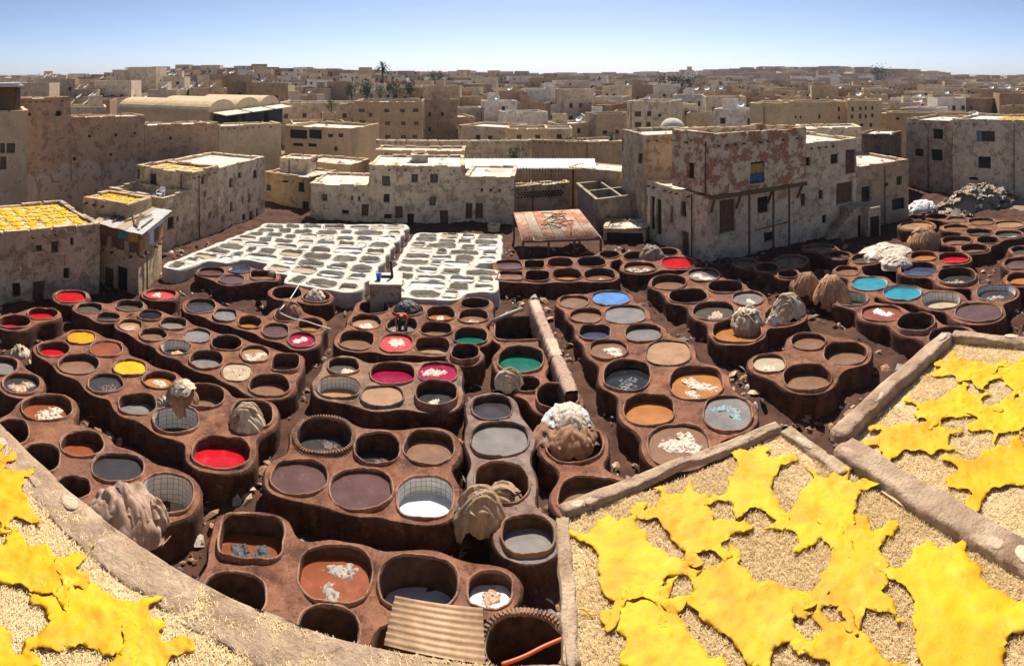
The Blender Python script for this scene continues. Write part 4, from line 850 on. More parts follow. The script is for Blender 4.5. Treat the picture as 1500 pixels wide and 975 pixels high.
lw = bld('brown wall with a pierced lattice band under the long tin roof', m4+Vector((.03, 1.5, 0)), sil(835, 53, 0), 1.2, GZ, zt(790, 268, 53), 'pl_tan', (), 'lattice_screen', par=.03, cat='wall')
a, b = sil(757, 51.3, 0), sil(828, 52.6, 0)
mb = MB()
for r_ in range(3):
    for k in range(15): p = a.lerp(b, (k+.5+.5*(r_ % 2))/16); mb.box((p.x, p.y-.0, zt(790, 268, 53)-.55-.2*r_), (.16, .3, .12))
mb.obj('lattice_hole', M['dark'], lw)
mb = MB()
for k in range(17): p = sil(757+75*k/16, 53.1, 0); mb.bar((p.x, p.y, zt(790, 268, 53)), (p.x, p.y, zt(790, 246, 53)), .05)
mb.bar(sil(757, 53.1, zt(790, 255, 53)), sil(832, 53.1, zt(790, 255, 53)), .05); mb.obj('railing', M['iron'], lw)
def corrugated(name, A, B, Cc, D, n, amp, mat, parent=None, label=None, cat=None, th=.012):
    """tin sheet with its waves running A->D across A->B"""
    V = []; Fc = []; m = n*4
    for k in range(m+1):
        u = k/m; h = Vector((0, 0, amp*math.sin(u*n*2*math.pi)))
        for v in (0, .5, 1): V.append(A.lerp(B, u).lerp(D.lerp(Cc, u), v)+h+Vector((0, 0, .02*ns(u*9, v*5, n))))
    k0 = len(V); V += [v-Vector((0, 0, th)) for v in V]
    for k in range(m):
        for j in range(2): a = k*3+j; Fc += [(a, a+3, a+4, a+1), (k0+a+1, k0+a+4, k0+a+3, k0+a)]
    for k in range(m): Fc += [(k*3, k0+k*3, k0+k*3+3, k*3+3), (k*3+2, k*3+5, k0+k*3+5, k0+k*3+2)]
    o = obj(name, V, Fc, mat, parent, True, None if parent else A)
    return tag(o, label, cat) if label else o
lr = empty('tin_shelter', sil(775, 58, GZ), 'long pale corrugated roof on posts behind the lattice wall', 'roof')
for k in range(8):
    xa, xb = 678+194*k/8, 678+194*(k+1)/8+1; A, B = pixr(xa, 247.5, 56), pixr(xb, 247.5, 56); D, Cc = pixr(xa-2, 232, 62), pixr(xb-2, 232, 62)
    corrugated('tin_sheet', A+Vector((0, 0, .015*(k % 2))), B+Vector((0, 0, .015*(k % 2))), Cc, D, 6, .025, M['tin'], lr)
for k in range(7):
    p = pixr(682+188*k/6, 248, 56.4); MB().bar((p.x, p.y, GZ), (p.x, p.y, p.z), .1).obj('post', M['iron'], lr)
# -- concrete tank with four open cells
q1, q2, q3 = pix(846, 268, 1.9), pix(874, 291, 1.9), pix(946, 282, 1.9); q4 = q1+q3-q2
tk = empty('concrete_tank', ((q1+q3)/2).to_tuple()[:2]+(GZ,), 'weathered concrete tank with four open cells', 'tank'); OCC.append((q2.x, q2.y, 7))
def flat(p, z): return Vector((p.x, p.y, z))
def panel_between(mb, P, Q, z0, z1, th): e = flat(Q, 0)-flat(P, 0); mb.box((flat(P, 0)+flat(Q, 0))/2+Vector((0, 0, (z0+z1)/2)), (e.length+th, th, z1-z0), math.atan2(e.y, e.x))
mb = MB()
for P, Q in ((q1, q2), (q2, q3), (q3, q4), (q4, q1)): panel_between(mb, P, Q, GZ, 1.9+.003*len(mb.V)/8, .28)
mb.obj('outer_wall', M['concrete'], tk); mb = MB()
panel_between(mb, q1.lerp(q2, .5), q4.lerp(q3, .5), .2, 1.87, .22); panel_between(mb, q2.lerp(q3, .5), q1.lerp(q4, .5), .2, 1.885, .2); mb.obj('partition', M['concrete'], tk)
mb = MB(); c = (q1+q3)/2; mb.add([flat(p, .3) for p in (q1, q2, q3, q4)], [(0, 1, 2, 3)]); mb.obj('tank_floor', M['dark'], tk)
bld('low brown store with a pale slab roof behind the concrete tank', sil(832, 57, 0), sil(908, 54, 0), 4, GZ, zt(870, 250, 55), 'pl_tan', (), 'store', par=.05)
bld('dark open store in front of the concrete tank', sil(884, 44.6, 0), sil(946, 44.2, 0), 2.6, GZ, zt(915, 335, 44.4), 'pl_grey', [(889, 341, 942, 372, 'b')], 'store', par=.05)
# -- rusty canopy
cn = empty('rusty_canopy', pix(815, 375, GZ), 'ragged rusty tin canopy on posts strewn with sticks', 'canopy')
kA, kB, kC, kD = pixr(766, 351, 40.2), pixr(880, 347, 40.4), pixr(848, 306, 45), pixr(753, 311, 45)
for k in range(7):
    u0, u1 = k/7, (k+.96)/7; A, B, Cc, D = kA.lerp(kB, u0), kA.lerp(kB, u1), kD.lerp(kC, u1), kD.lerp(kC, u0)
    A = A.lerp(D, random.choice([0, .0, .12])); corrugated('tin_sheet', A, B, Cc, D, 4, .02, M['rust'] if k not in (1, 3) else M['woodl'], cn)
for k in range(8):
    u = k/7; p, q = kA.lerp(kB, u), kD.lerp(kC, u); MB().bar(p-Vector((0, 0, .08)), q-Vector((0, 0, .08)), .09).obj('rafter', M['woodl'], cn)
for u, v in ((0, 0), (.33, 0), (.66, 0), (1, 0), (0, 1), (1, 1)):
    p = kA.lerp(kB, u).lerp(kD.lerp(kC, u), v); MB().bar((p.x, p.y, GZ), (p.x, p.y, p.z-.1), .16).obj('post', M['wood'], cn)
MB().bar(kA-Vector((0, 0, .14)), kB-Vector((0, 0, .14)), .12).obj('beam', M['wood'], cn)
for k in range(9):
    p = kA.lerp(kB, random.uniform(.2, .8)).lerp(kD.lerp(kC, .6), random.uniform(.1, .9)); t = random.uniform(0, 3.1); d = Vector((math.cos(t), math.sin(t)*.8, .12))*random.uniform(.5, 1.1)
    pl_ = [p+d*s_+Vector((0, 0, .09+.12*math.sin((s_+1)*1.6))) for s_ in (-1, -.5, 0, .5, 1)]
    tag(MB().tube(pl_, .035, 6).obj('branch', M['wood'], None, True, p), 'crooked stick lying on the rusty canopy', 'stick', 'sticks on the rusty canopy')
# -- peeling building with the overhanging upper storey
b1, b2, b3 = pix(948, 352, GZ), pix(1038, 388, GZ), flat(sil(1171, 44.4, 0), 0)
zo = zt(1045, 286, 40.2); ztop = 7.9
e1 = (b3-flat(b2, 0)).normalized(); n1_ = Vector((e1.y, -e1.x, 0))
back = (flat(b1, 0)-flat(b2, 0))
wl = [(997, 295, 1005.5, 317), (952, 287, 959, 336, 'b'), (961, 291, 969, 344, 'b'), (981, 301, 985, 327), (998, 339, 1009, 373, 'd'), (1054, 292, 1077, 340, 'd'), (1110, 288, 1126, 311, 'b'), (1119, 340, 1135, 353, 'b')]
pb = building('peeling_building', 'tall peeling building with an overhanging brick upper storey', [flat(b2, 0), b3, b3+back, flat(b1, 0)], GZ, zo, M['pl_white'], wl, par=.05); occ(pb, 8)
u2 = flat(b2, 0)+n1_*.75-e1*.1; u3 = b3+n1_*.75
bu = back*.62
up = building('upper_storey', None, [u2, u3, u3+bu, u2+bu], zo+.28, ztop, M['pl_peel'], [(1007, 238, 1016, 261, 'b'), (1099, 237, 1120, 268, 'b')], par=.5, cat=None)
for o in [x for x in C.objects if x.parent == up]:                  # the upper storey is a part of the same building
    o.parent = pb; o.location = Vector(o.location)+Vector(up.location)-Vector(pb.location)
bpy.data.objects.remove(up)
mb = MB(); c = (u2+u3)/2-n1_*.4; mb.box(c+Vector((0, 0, zo+.14)), ((u3-u2).length+.1, 1.0, .27), math.atan2(e1.y, e1.x)); mb.obj('overhang_beam', M['wood'], pb)
for u in (.02, .28, .62, .97):
    p = flat(b2, 0).lerp(b3, u)+n1_*.06; q = u2.lerp(u3, u)-n1_*.12; MB().bar((p.x, p.y, zo-1.0), (q.x, q.y, zo+.02), .13).obj('brace', M['wood'], pb)
for u in (.36, .62, .8):
    q = u2.lerp(u3, u); MB().bar((q.x, q.y, GZ), (q.x, q.y, zo), .12).obj('post', M['wood'], pb)
mb = MB(); p = u2.lerp(u3, .42); q = u2.lerp(u3, .8); mb.bar(flat(p, 1.0), flat(q, 1.1), .07); mb.obj('rail', M['iron'], pb)
M['cloth_b'] = plain('striped_cloth', (.05, .10, .20), .8, .5); M['cloth_y'] = plain('ochre_cloth', (.38, .24, .06), .8, .4)
for (y0, y1, m) in ((240, 253, 'cloth_y'), (253.5, 266, 'cloth_b')):
    r0 = isect(1100.5, 250, u2, u3); r1_ = isect(1118.5, 250, u2, u3); za, zb2 = isect(1110, y0, u2, u3)[2], isect(1110, y1, u2, u3)[2]
    ee = (u3-u2).normalized(); pa = u2+ee*r0[1]-n1_*.1; pb_ = u2+ee*r1_[1]-n1_*.1; V = []; nn_ = 14
    for k in range(nn_+1):
        for z in (za, zb2): p = pa.lerp(pb_, k/nn_)+n1_*(.04*math.sin(k*1.9)); V.append((p.x, p.y, z))
    tag(obj('hanging_cloth', V, [(2*k, 2*k+1, 2*k+3, 2*k+2) for k in range(nn_)], M[m], None, True), 'ochre cloth hung in the upper window of the peeling building' if m == 'cloth_y' else 'dark blue cloth hung in the upper window of the peeling building', 'cloth')
bld('grey annex with one small window behind the peeling building', sil(911, 52, 0), flat(b1, 0)+back.normalized()*1.5+Vector((.6, 0, 0)), 7, GZ, zt(950, 194, 49.5), 'pl_grey', wr('S', (878, 902, 540, 597), (787, 800, 462, 530)), 'annex', par=.2)
dm = empty('domed_shrine', sil(985, 63, 3), 'white domed roof behind the grey annex', 'dome'); OCC.append((dm.location.x, dm.location.y, 4))
V = []; Fc = []; cdm = sil(985, 63, zt(985, 188, 63)); rd = 1.35
for i in range(9):
    for k in range(24): t = i/8*math.pi/2; V.append(cdm+Vector((rd*math.cos(t)*math.cos(k*math.pi/12), rd*math.cos(t)*math.sin(k*math.pi/12), rd*.85*math.sin(t))))
for i in range(8):
    for k in range(24): Fc.append((i*24+k, i*24+(k+1) % 24, i*24+24+(k+1) % 24, i*24+24+k))
obj('dome', V, Fc, M['lime'], dm, True); MB().box(cdm-Vector((0, 0, 3)), (4.4, 3.6, 5.96)).obj('drum_wall', M['lime'], dm); MB().box(cdm+Vector((-2.6, -.5, -.6)), (.5, .5, 1.6)).obj('chimney', M['lime'], dm)
# -- white and beige houses to its right
w1 = b3+e1*.03; w2 = sil(1255, 47.8, 0); w3 = sil(1331, 51.4, 0)
wh = bld('white painted house with a brown boarded bay beside the peeling building', w1, w2, 7, GZ, zt(1215, 207, 46), 'pl_white', wr('U', (280, 325, 562, 612, 'b'), (437, 480, 545, 597, 'b'), (520, 575, 520, 650, 'd'), (270, 298, 762, 830), (370, 395, 742, 793), (393, 417, 878, 925, 'b'), (470, 560, 700, 815, 'd')), 'house', par=.2)
bh = bld('plain beige house with a bright roof and outside steps', w2+Vector((.03, 0, 0)), w3, 7, GZ, zt(1293, 240, 49.5), 'pl_tan', wr('U', (608, 655, 722, 808, 'b'), (800, 828, 668, 715), (740, 755, 700, 722, 'b'), (775, 845, 790, 850, 'b')), 'house', par=.12)
for k in range(9):                                       # outside steps
    p = pix(1212+k*4.4, 352-k*.6, GZ); MB().box((p.x, p.y-.1, GZ+.13*(k+1)), (.42, 1.1, .26*(k+1)), -.1).obj('step', M['pl_grey'], bh)
for xa, xb in ((1246, 1270), (1275, 1297)):              # two little arched store niches
    p, q = pix(xa, 350, GZ), pix(xb, 350, GZ); mb = MB(); mb.box(((p.x+q.x)/2, p.y+.8, GZ+1.2), ((q-p).length, 1.4, 2.4)); o = mb.obj('store_niche', M['pl_grey'], bh)
    mb = MB(); mb.box(((p.x+q.x)/2, p.y+.12, GZ+.9), ((q-p).length*.72, .1, 1.6)); mb.obj('niche_opening', M['dark'], o)
o1 = bld('grey weathered house with three dark square windows near the rag heap', sil(1328, 66, 0), sil(1395, 63.5, 0), 8, GZ, zt(1360, 176, 64.5), 'pl_grey', wr('U', (1000, 1055, 408, 462, 'b'), (900, 947, 517, 557, 'b'), (990, 1052, 520, 582, 'b')), 'house', par=.2)
o2 = bld('whitewashed house with a blue shutter behind the rag heap', sil(1395.5, 62.6, 0), sil(1520, 60, 0), 9, GZ, zt(1450, 176, 61.5), 'pl_white', wr('U', (1240, 1340, 418, 475), (1248, 1318, 560, 623, 'b'), (1198, 1245, 672, 688, 'b')), 'house', par=.2)
i0 = isect(1434, 199, sil(1395.5, 62.6, 0), sil(1520, 60, 0)); p = ray(1434, 199)*i0[0]; MB().box((p.x, p.y-.1, 12+p.z), (.5, .06, 1.1), -.6).obj('shutter', M['teal'], o2)
# -- houses in the middle distance that show singly
bld('cream terraced house with dark upper loggias', sil(417, 79, 0), sil(514, 74, 0), 9, -3, zt(470, 187, 76), 'pl_cream', wr('Q', (280, 375, 412, 460, 'b'), (385, 455, 412, 460, 'b'), (297, 352, 485, 502, 'b'), (380, 428, 487, 505, 'b'), (490, 518, 435, 453), (545, 572, 432, 453), (522, 542, 503, 527), (300, 352, 555, 572, 'b'), (380, 432, 557, 577, 'b'), (538, 560, 572, 590)), 'house')
bld('four-storey ochre apartment house with rows of small windows', sil(519, 93, 0), sil(619, 92, 0), 10, -3, zt(570, 149, 92.5), 'pl_ochre', wr('Q', *[(a, b, c, d) for a, b, c, d in ((660, 690, 297, 317), (715, 733, 320, 342), (800, 826, 297, 317), (887, 912, 297, 317), (957, 985, 293, 315), (660, 692, 360, 380), (720, 735, 388, 410), (803, 829, 366, 386), (890, 915, 366, 387), (960, 987, 365, 386), (665, 695, 442, 465), (720, 737, 452, 470), (805, 832, 440, 460), (890, 920, 440, 460), (952, 980, 440, 460))], (685, 710, 510, 570, 'b'), (728, 750, 515, 570, 'b')), 'apartment_house')
bld('pinkish white house with four small windows behind the cream terraced house', sil(410, 106, 0), sil(520, 104, 0), 9, -3, zt(465, 151, 105), 'pl_white', wr('Q', (247, 270, 323, 350), (350, 373, 322, 345), (450, 500, 323, 350), (568, 592, 323, 347)), 'house')
bld('long pale compound wall beside the rubble plot', sil(551, 74, 0), sil(778, 74, 0), .8, -3, zt(660, 206, 74), 'pl_white', (), 'courtyard_enclosure', par=.03, cat='wall')
bld('long ochre compound wall running to the grey annex', sil(779, 73, 0), sil(912, 71, 0), .8, -3, zt(845, 207, 72), 'pl_ochre', (), 'courtyard_enclosure', par=.03, cat='wall')
bld('small beige house with two windows behind the compound walls', sil(743, 84, 0), sil(802, 84, 0), 6, -3, zt(772, 189, 84), 'pl_cream', wr('S', (213, 240, 440, 467), (315, 342, 440, 467)), 'house')
bld('white house with brown shuttered windows behind the ochre compound wall', sil(918, 92, 0), sil(980, 90, 0), 9, -3, zt(950, 149, 91), 'pl_white', wr('S', (862, 897, 312, 340), (930, 952, 310, 337), (990, 1010, 325, 340), (862, 897, 370, 397), (925, 950, 368, 395)), 'house')
bld('tall pale block with a dark seam behind the peeling building', sil(1098, 66, 0), sil(1148, 65, 0), 6, -2, zt(1122, 152, 65), 'pl_cream', (), 'house')
bld('long beige house with small slit windows', sil(1149, 90, 0), sil(1240, 92, 0), 8, -3, zt(1195, 150, 90), 'pl_cream', wr('U', (182, 192, 343, 368, 'b'), (243, 252, 335, 350, 'b'), (270, 278, 335, 350, 'b'), (370, 382, 328, 352, 'b'), (478, 490, 288, 312, 'b'), (478, 490, 335, 355, 'b')), 'house')
bld('beige house with two even rows of brown windows', sil(1241, 88, 0), sil(1292, 88, 0), 8, -3, zt(1265, 148, 88), 'pl_cream', wr('U', *[(a, b, c, d) for a, b, c, d in ((550, 565, 285, 310), (595, 608, 285, 305), (625, 637, 283, 305), (660, 673, 283, 303), (548, 563, 330, 352), (592, 606, 325, 352), (625, 637, 328, 350), (660, 673, 322, 345), (600, 617, 378, 395), (650, 665, 375, 398))]), 'house')
bld('long low ochre wall beyond the little street', sil(1299, 86, 0), sil(1420, 84, 0), 4, -3, zt(1360, 166, 85), 'pl_ochre', wr('U', (795, 815, 345, 358, 'b'),), 'courtyard_enclosure', cat='wall')
bld('brown flat house beside the bright street', sil(1258, 62, 0), sil(1304, 61, 0), 5, GZ-1, zt(1282, 197, 61.5), 'pl_brown', (), 'house', par=.1)
bld('pale flat house on the rear of the white painted house', sil(1172, 56, 0), sil(1262, 57, 0), 4, GZ-1, zt(1220, 188, 56.5), 'pl_white', (), 'house', par=.1)
# ---------------------------------------------------------------- the medina beyond
HC_ = {'brown': (.40, .27, .18), 'ochre': (.56, .40, .25), 'cream': (.70, .56, .40), 'white': (.78, .71, .61), 'grey': (.50, .39, .29)}
for k, c in HC_.items(): M['h_'+k] = plaster('medina_'+k, tuple(x*.85 for x in c), tuple(x*1.12 for x in c), tuple(x*.6 for x in c), .35, .5)
wm = MB(); wm.box((0, 0, 0), (.95, .06, 1.15)); wm2 = MB().box((0, -.025, 0), (.72, .06, .92))
win_me = bpy.data.meshes.new('window'); win_me.from_pydata([tuple(v) for v in wm.V+wm2.V], [], wm.F+[tuple(i+8 for i in f) for f in wm2.F]); win_me.materials.append(M['woodl']); win_me.materials.append(M['dark'])
for p in win_me.polygons: p.material_index = 0 if p.index < 6 else 1
def shell(w, d, h, par=.4, t=.25):
    x, y = w/2, d/2; o = [(-x, -y), (x, -y), (x, y), (-x, y)]; i_ = [(-x+t, -y+t), (x-t, -y+t), (x-t, y-t), (-x+t, y-t)]
    V = [(a, b, 0) for a, b in o]+[(a, b, h) for a, b in o]+[(a, b, h) for a, b in i_]+[(a, b, h-par) for a, b in i_]; Fc = []
    for k in range(4): j = (k+1) % 4; Fc += [(k, j, 4+j, 4+k), (4+k, 4+j, 8+j, 8+k), (8+k, 8+j, 12+j, 12+k)]
    return V, Fc, (12, 13, 14, 15)
LAB = {'brown': 'small flat-roofed dark brown house in the crowded medina', 'ochre': 'small flat-roofed ochre house in the crowded medina', 'cream': 'small flat-roofed cream house in the crowded medina', 'white': 'small flat-roofed whitewashed house in the crowded medina', 'grey': 'small flat-roofed grey-brown house in the crowded medina'}
rnd = random.Random(21); ROOFS = []; cnt = 0
def free(x, y, r): return all((x-a)**2+(y-b)**2 > (r+c)**2 for a, b, c in OCC)
def pick(): return rnd.choices(['brown', 'ochre', 'cream', 'white', 'grey'], [.27, .2, .23, .14, .16])[0]
far = {k: MB() for k in HC_}; farw = MB(); farr = MB()
rho = 86.0
while rho < 1000:
    step = 9.2 if rho < 190 else (11 if rho < 420 else 17); t = -1.0+rnd.uniform(0, .05)
    while t < 1.0:
        wd = rnd.uniform(.62, 1.05)*step; dp = rnd.uniform(.6, .95)*step; rr = rho+rnd.uniform(-.3, .3)*step; x, y = math.sin(t)*rr, math.cos(t)*rr
        t += (wd+rnd.uniform(-.6, 1.6))/rho
        if rnd.random() < .07 or (rho > 430 and rnd.random() < .25) or (rho > 700 and abs(t-.45) > .25 and rnd.random() < .6): continue
        if -.29 < t < -.16 and 104 < rho < 168: continue          # the grove below the palm
        h = rnd.choice([4, 5, 6, 7, 8, 9.5])*rnd.uniform(.8, 1.15); z = terrain(x, y)-.3; col = pick(); rz = -t+rnd.uniform(-.5, .5)
        if rho > 190: h *= .8
        if rho < 120: h = min(h, 12-(4.6 if t > -.38 else 1.6)-z)
        if rho < 190 and abs(t) < .95 and cnt < 300:
            if not free(x, y, max(wd, dp)*.55): continue
            cnt += 1; V, Fc, rf = shell(wd, dp, h); root = empty('medina_house', (x, y, z), LAB[col], 'house', 'medina houses, '+col)
            root.rotation_euler = (0, 0, rz)
            me = mesh('wall', V, Fc, M['h_'+col]); inst('wall', me, root)
            me = mesh('roof', [V[i] for i in rf], [(0, 1, 2, 3)], M['roof']); inst('roof', me, root)
            if rnd.random() < .4:
                hv, hf, hr = shell(2.2, 2.0, 1.9, .15, .15); me = mesh('stair_hut', hv, hf+[hr], M['h_'+col]); inst('stair_hut', me, root, (rnd.uniform(-.25, .25)*wd, rnd.uniform(0, .25)*dp, h-.4))
            for fl_ in range(max(1, int(h/2.8))):
                for k in range(int(wd/2.3)):
                    if rnd.random() < .8: inst('window', win_me, root, ((k+.7)*2.3-wd/2, -dp/2-.02, 1.6+2.7*fl_), (0, 0, 0), (rnd.uniform(.6, 1.1), 1, rnd.uniform(.6, 1.1)))
                if rnd.random() < .6: sx = -1 if x > 0 else 1; inst('window', win_me, root, (sx*(wd/2+.02), rnd.uniform(-.2, .2)*dp, 1.6+2.7*fl_), (0, 0, sx*math.pi/2), (.8, 1, .9))
            ROOFS.append((x, y, z+h-.4, wd, dp, t, rho))
        else:
            V, Fc, rf = shell(wd, dp, h); Mz = Matrix.Rotation(rz, 3, 'Z'); P = [Mz @ Vector(v)+Vector((x, y, z)) for v in V]; far[col].add(P, Fc); farr.add([P[i] for i in rf], [(0, 1, 2, 3)])
            if rho < 420:
                for k in range(rnd.randint(3, 8)): farw.box(Mz @ Vector((rnd.uniform(-.4, .4)*wd, -dp/2, rnd.uniform(.3, .85)*h))+Vector((x, y, z)), (.8, .12, 1.0), rz)
    rho += step*(1.02 if rho < 190 else 1.25)
fr = empty('far_houses', (0, 300, 0), 'mass of far flat-roofed houses filling the horizon', 'houses'); fr['kind'] = 'stuff'
for k in HC_: o = far[k].obj('far_walls', M['h_'+k], fr); o['kind'] = 'stuff'
o = farr.obj('far_roofs', M['roof'], fr); o['kind'] = 'stuff'; o = farw.obj('far_windows', M['dark'], fr); o['kind'] = 'stuff'
# minaret on the skyline
for (x, y, r_, w_, lab) in ((1010, 103, 420, 7, 'white square minaret on the skyline beside a dark tree'), (1223, 108, 330, 5, 'stubby white tower among the far houses')):
    b = sil(x, r_, 0); zt_ = zt(x, y, r_); mr = empty('minaret', (b.x, b.y, terrain(b.x, b.y)), lab, 'tower'); z0 = terrain(b.x, b.y)
    MB().box((b.x, b.y, (z0+zt_)/2), (w_, w_, zt_-z0), -(x-CX)/F).obj('shaft', M['lime'], mr); MB().box((b.x, b.y, zt_+w_*.2), (w_*.5, w_*.5, w_*.4), -(x-CX)/F).obj('lantern', M['lime'], mr)
# satellite dishes
M['dish'] = plain('dish_white', (.78, .78, .76), .5, .08)
V = []; Fc = []
for i in range(5):
    for k in range(16): r_ = .55*i/4; V.append((r_*math.cos(k*math.pi/8), r_*math.sin(k*math.pi/8), .35*r_*r_/.55))
for i in range(4):
    for k in range(16): Fc.append((i*16+k, i*16+(k+1) % 16, i*16+16+(k+1) % 16, i*16+16+k))
bowl = mesh('bowl', V, Fc, M['dish'], True)
mt = MB().tube([(0, 0, -1.0), (0, 0, .0)], .035, 6); mount = mesh('mount', mt.V, mt.F, M['iron'])
arm = MB().bar((0, 0, 0), (0, -.1, .5), .03); armm = mesh('feed_arm', arm.V, arm.F, M['iron'])
left = [r for r in ROOFS if r[5] < -.30]; rest = [r for r in ROOFS if r[5] >= -.30]
left = [r for r in left if r[6] < 165]
for i in range(190):
    q = rnd.choice(left if i < 140 else rest)
    px_ = q[0]+rnd.uniform(-.38, .38)*q[3]; py_ = q[1]+rnd.uniform(-.42, -.1)*q[4]
    d = empty('satellite_dish', (px_, py_, q[2]+.95), 'white satellite dish on a medina rooftop', 'satellite dish', 'rooftop satellite dishes')
    rot = (R(rnd.uniform(22, 36)), R(rnd.uniform(-34, -18)), 0); s_ = rnd.uniform(.9, 1.35)
    inst('bowl', bowl, d, (0, 0, 0), rot, (s_, s_, s_)); inst('feed_arm', armm, d, (0, 0, 0), rot, (s_, s_, s_)); inst('mount', mount, d)
# ---------------------------------------------------------------- trees
def leafm(name, c):
    m, n, b = base_mat(name); p = position(n)
    n.links.new(ramp(n, noise_node(n, p, .9, 4, .6), [(.35, tuple(x*.45 for x in c)), (.65, tuple(x*1.25 for x in c))]), b.inputs['Base Color']); b.inputs['Roughness'].default_value = .6; return m
M['leaf'] = leafm('leaf_green', (.075, .11, .022)); M['leafd'] = leafm('leaf_dark', (.028, .045, .018)); M['leafy'] = leafm('leaf_bright', (.17, .20, .03)); M['bark'] = plain('bark', (.12, .085, .06), .9, .3)
def tree(x, yb, yt, rpx, rho, mat, label, group=None, name='tree', tall=1.0):
    b = sil(x, rho, 0); zt_ = zt(x, yt, rho); zb_ = min(terrain(b.x, b.y), zt(x, yb, rho)); r_ = rpx*rho/F
    root = empty(name, (b.x, b.y, zb_), label, 'tree', group); rn = random.Random(int(x*7+yt)); cz = zt_-r_*.8*tall; V = []; Fc = []
    cl = [Vector((rn.gauss(0, .45)*r_, rn.gauss(0, .45)*r_, rn.uniform(-.75, .7)*r_*tall)) for _ in range(14)]
    for k in range(900):
        c = rn.choice(cl); p = Vector((b.x, b.y, cz))+c+Vector((rn.gauss(0, .2), rn.gauss(0, .2), rn.gauss(0, .2)))*r_; s_ = r_*rn.uniform(.05, .11)
        a = Vector((rn.gauss(0, 1), rn.gauss(0, 1), rn.gauss(0, 1))).normalized(); u = a.orthogonal().normalized()*s_; v = a.cross(u).normalized()*s_*.7; i = len(V)
        V += [p-u, p+v, p+u, p-v]; Fc.append((i, i+1, i+2, i+3))
    obj('crown', V, Fc, M[mat], root)
    mb = MB(); top = Vector((b.x, b.y, cz)); mb.tube([(b.x, b.y, zb_), (b.x+.1*r_, b.y, (zb_+cz)/2), top], [.09*r_+.06, .07*r_+.05, .04*r_+.02], 7)
    for c in cl[:6]: mb.tube([Vector((b.x, b.y, (zb_*.3+cz*.7))), top+c*.8], [.035*r_+.02, .012*r_+.01], 5)
    mb.obj('trunk', M['bark'], root, True); return root
for (x, yb, yt, r_, rho, m, lab) in [(515, 142, 121, 11, 146, 'leaf', 'round green tree at the edge of the grove under the palm'), (537, 142, 119, 14, 150, 'leaf', 'largest round green tree of the grove under the palm'), (556, 140, 124, 9, 140, 'leafy', 'bright green young tree in the grove under the palm'), (577, 140, 119, 12, 152, 'leaf', 'broad green tree below the palm trunk'), (601, 138, 117, 11, 155, 'leafd', 'dark green tree at the far edge of the grove'), (637, 122, 105, 11, 260, 'leafd', 'dark round tree on the skyline beside a brown block'),
      (997, 140, 113, 21, 200, 'leafd', 'wide dark tree below the skyline minaret'), (756, 236, 214, 11, 70, 'leaf', 'small bush in front of the pale compound wall'), (842, 212, 198, 15, 77, 'leafy', 'bright bush behind the ochre compound wall'), (896, 208, 194, 9, 77, 'leaf', 'small round bush behind the ochre compound wall near the annex'), (486, 156, 146, 8, 101, 'leafy', 'yellow-green bush on the pinkish white house'),
      (1286, 116, 100, 14, 560, 'leafd', 'dark tree clump on the far hill'), (1300, 114, 101, 12, 570, 'leafd', 'smaller dark tree clump on the far hill'), (1375, 147, 141, 7, 175, 'leaf', 'low green shrub beside the cypress'), (348, 178, 164, 8, 76, 'leaf', 'potted greenery under the vaulted hall awning')]:
    tree(x, yb, yt, r_, rho, m, lab)
tree(1392, 150, 131, 5.5, 185, 'leafd', 'dark upright cypress among the far houses', None, 'cypress_tree', 2.0)
pb0 = sil(560, 172, 0); zb_ = terrain(pb0.x, pb0.y); zc = zt(560, 97, 172)
pt_ = empty('palm_tree', (pb0.x, pb0.y, zb_), 'tall date palm standing out on the skyline', 'tree'); MB().tube([(pb0.x, pb0.y, zb_), (pb0.x+.2, pb0.y, (zb_+zc)/2), (pb0.x, pb0.y, zc)], [.4, .33, .3], 8).obj('trunk', M['bark'], pt_, True)
mb = MB(); rn = random.Random(4)
for k in range(46):
    t = rn.uniform(0, 6.28); el = rn.uniform(-.5, 1.3); L = rn.uniform(2.6, 3.4); d = Vector((math.cos(t)*math.cos(el), math.sin(t)*math.cos(el), math.sin(el))); c = Vector((pb0.x, pb0.y, zc)); pts = [c+d*L*s_+Vector((0, 0, -1.3*s_*s_)) for s_ in (0, .35, .7, 1)]; sd = d.cross(Vector((0, 0, 1))).normalized()
    for a, b_ in zip(pts[:-1], pts[1:]): mb.add([a-sd*.22, a+sd*.22, b_+sd*.18-Vector((0, 0, .1)), b_-sd*.18-Vector((0, 0, .1))], [(0, 1, 2, 3)])
mb.obj('crown', M['leafd'], pt_)
# ---------------------------------------------------------------- soaked hides, bundles and litter
TC = {'w': (.62, .52, .41), 'W': (.75, .73, .70), 'p': (.52, .35, .23), 'd': (.10, .06, .05), 'k': (.06, .06, .065), 'g': (.36, .31, .27), 'T': (.22, .32, .33), 's': (.40, .27, .17), 'b': (.33, .185, .105), 'o': (.42, .23, .12), 'c': (.62, .50, .37), 'm': (.40, .26, .19), 'x': (.30, .23, .17)}
TN = {'w': 'pale cream', 'W': 'white', 'p': 'peach-coloured', 'd': 'dark brown', 'k': 'black', 'g': 'grey', 'T': 'blue-grey'}
def skinm(name, c, rough=.55, stretch=(1, 1, .25)):
    m, n, b = base_mat(name); p = N(n, 'ShaderNodeTexCoord').outputs['Object']
    f = noise_node(n, p, 9, 8, .7, stretch); col = ramp(n, f, [(.3, tuple(x*.5 for x in c)), (.55, c), (.75, tuple(min(1, x*1.3) for x in c))])
    n.links.new(col, b.inputs['Base Color']); b.inputs['Roughness'].default_value = rough; b.inputs['Specular IOR Level'].default_value = .25; bump(n, b, noise_node(n, p, 22, 6, .7, stretch), .6, .03); return m
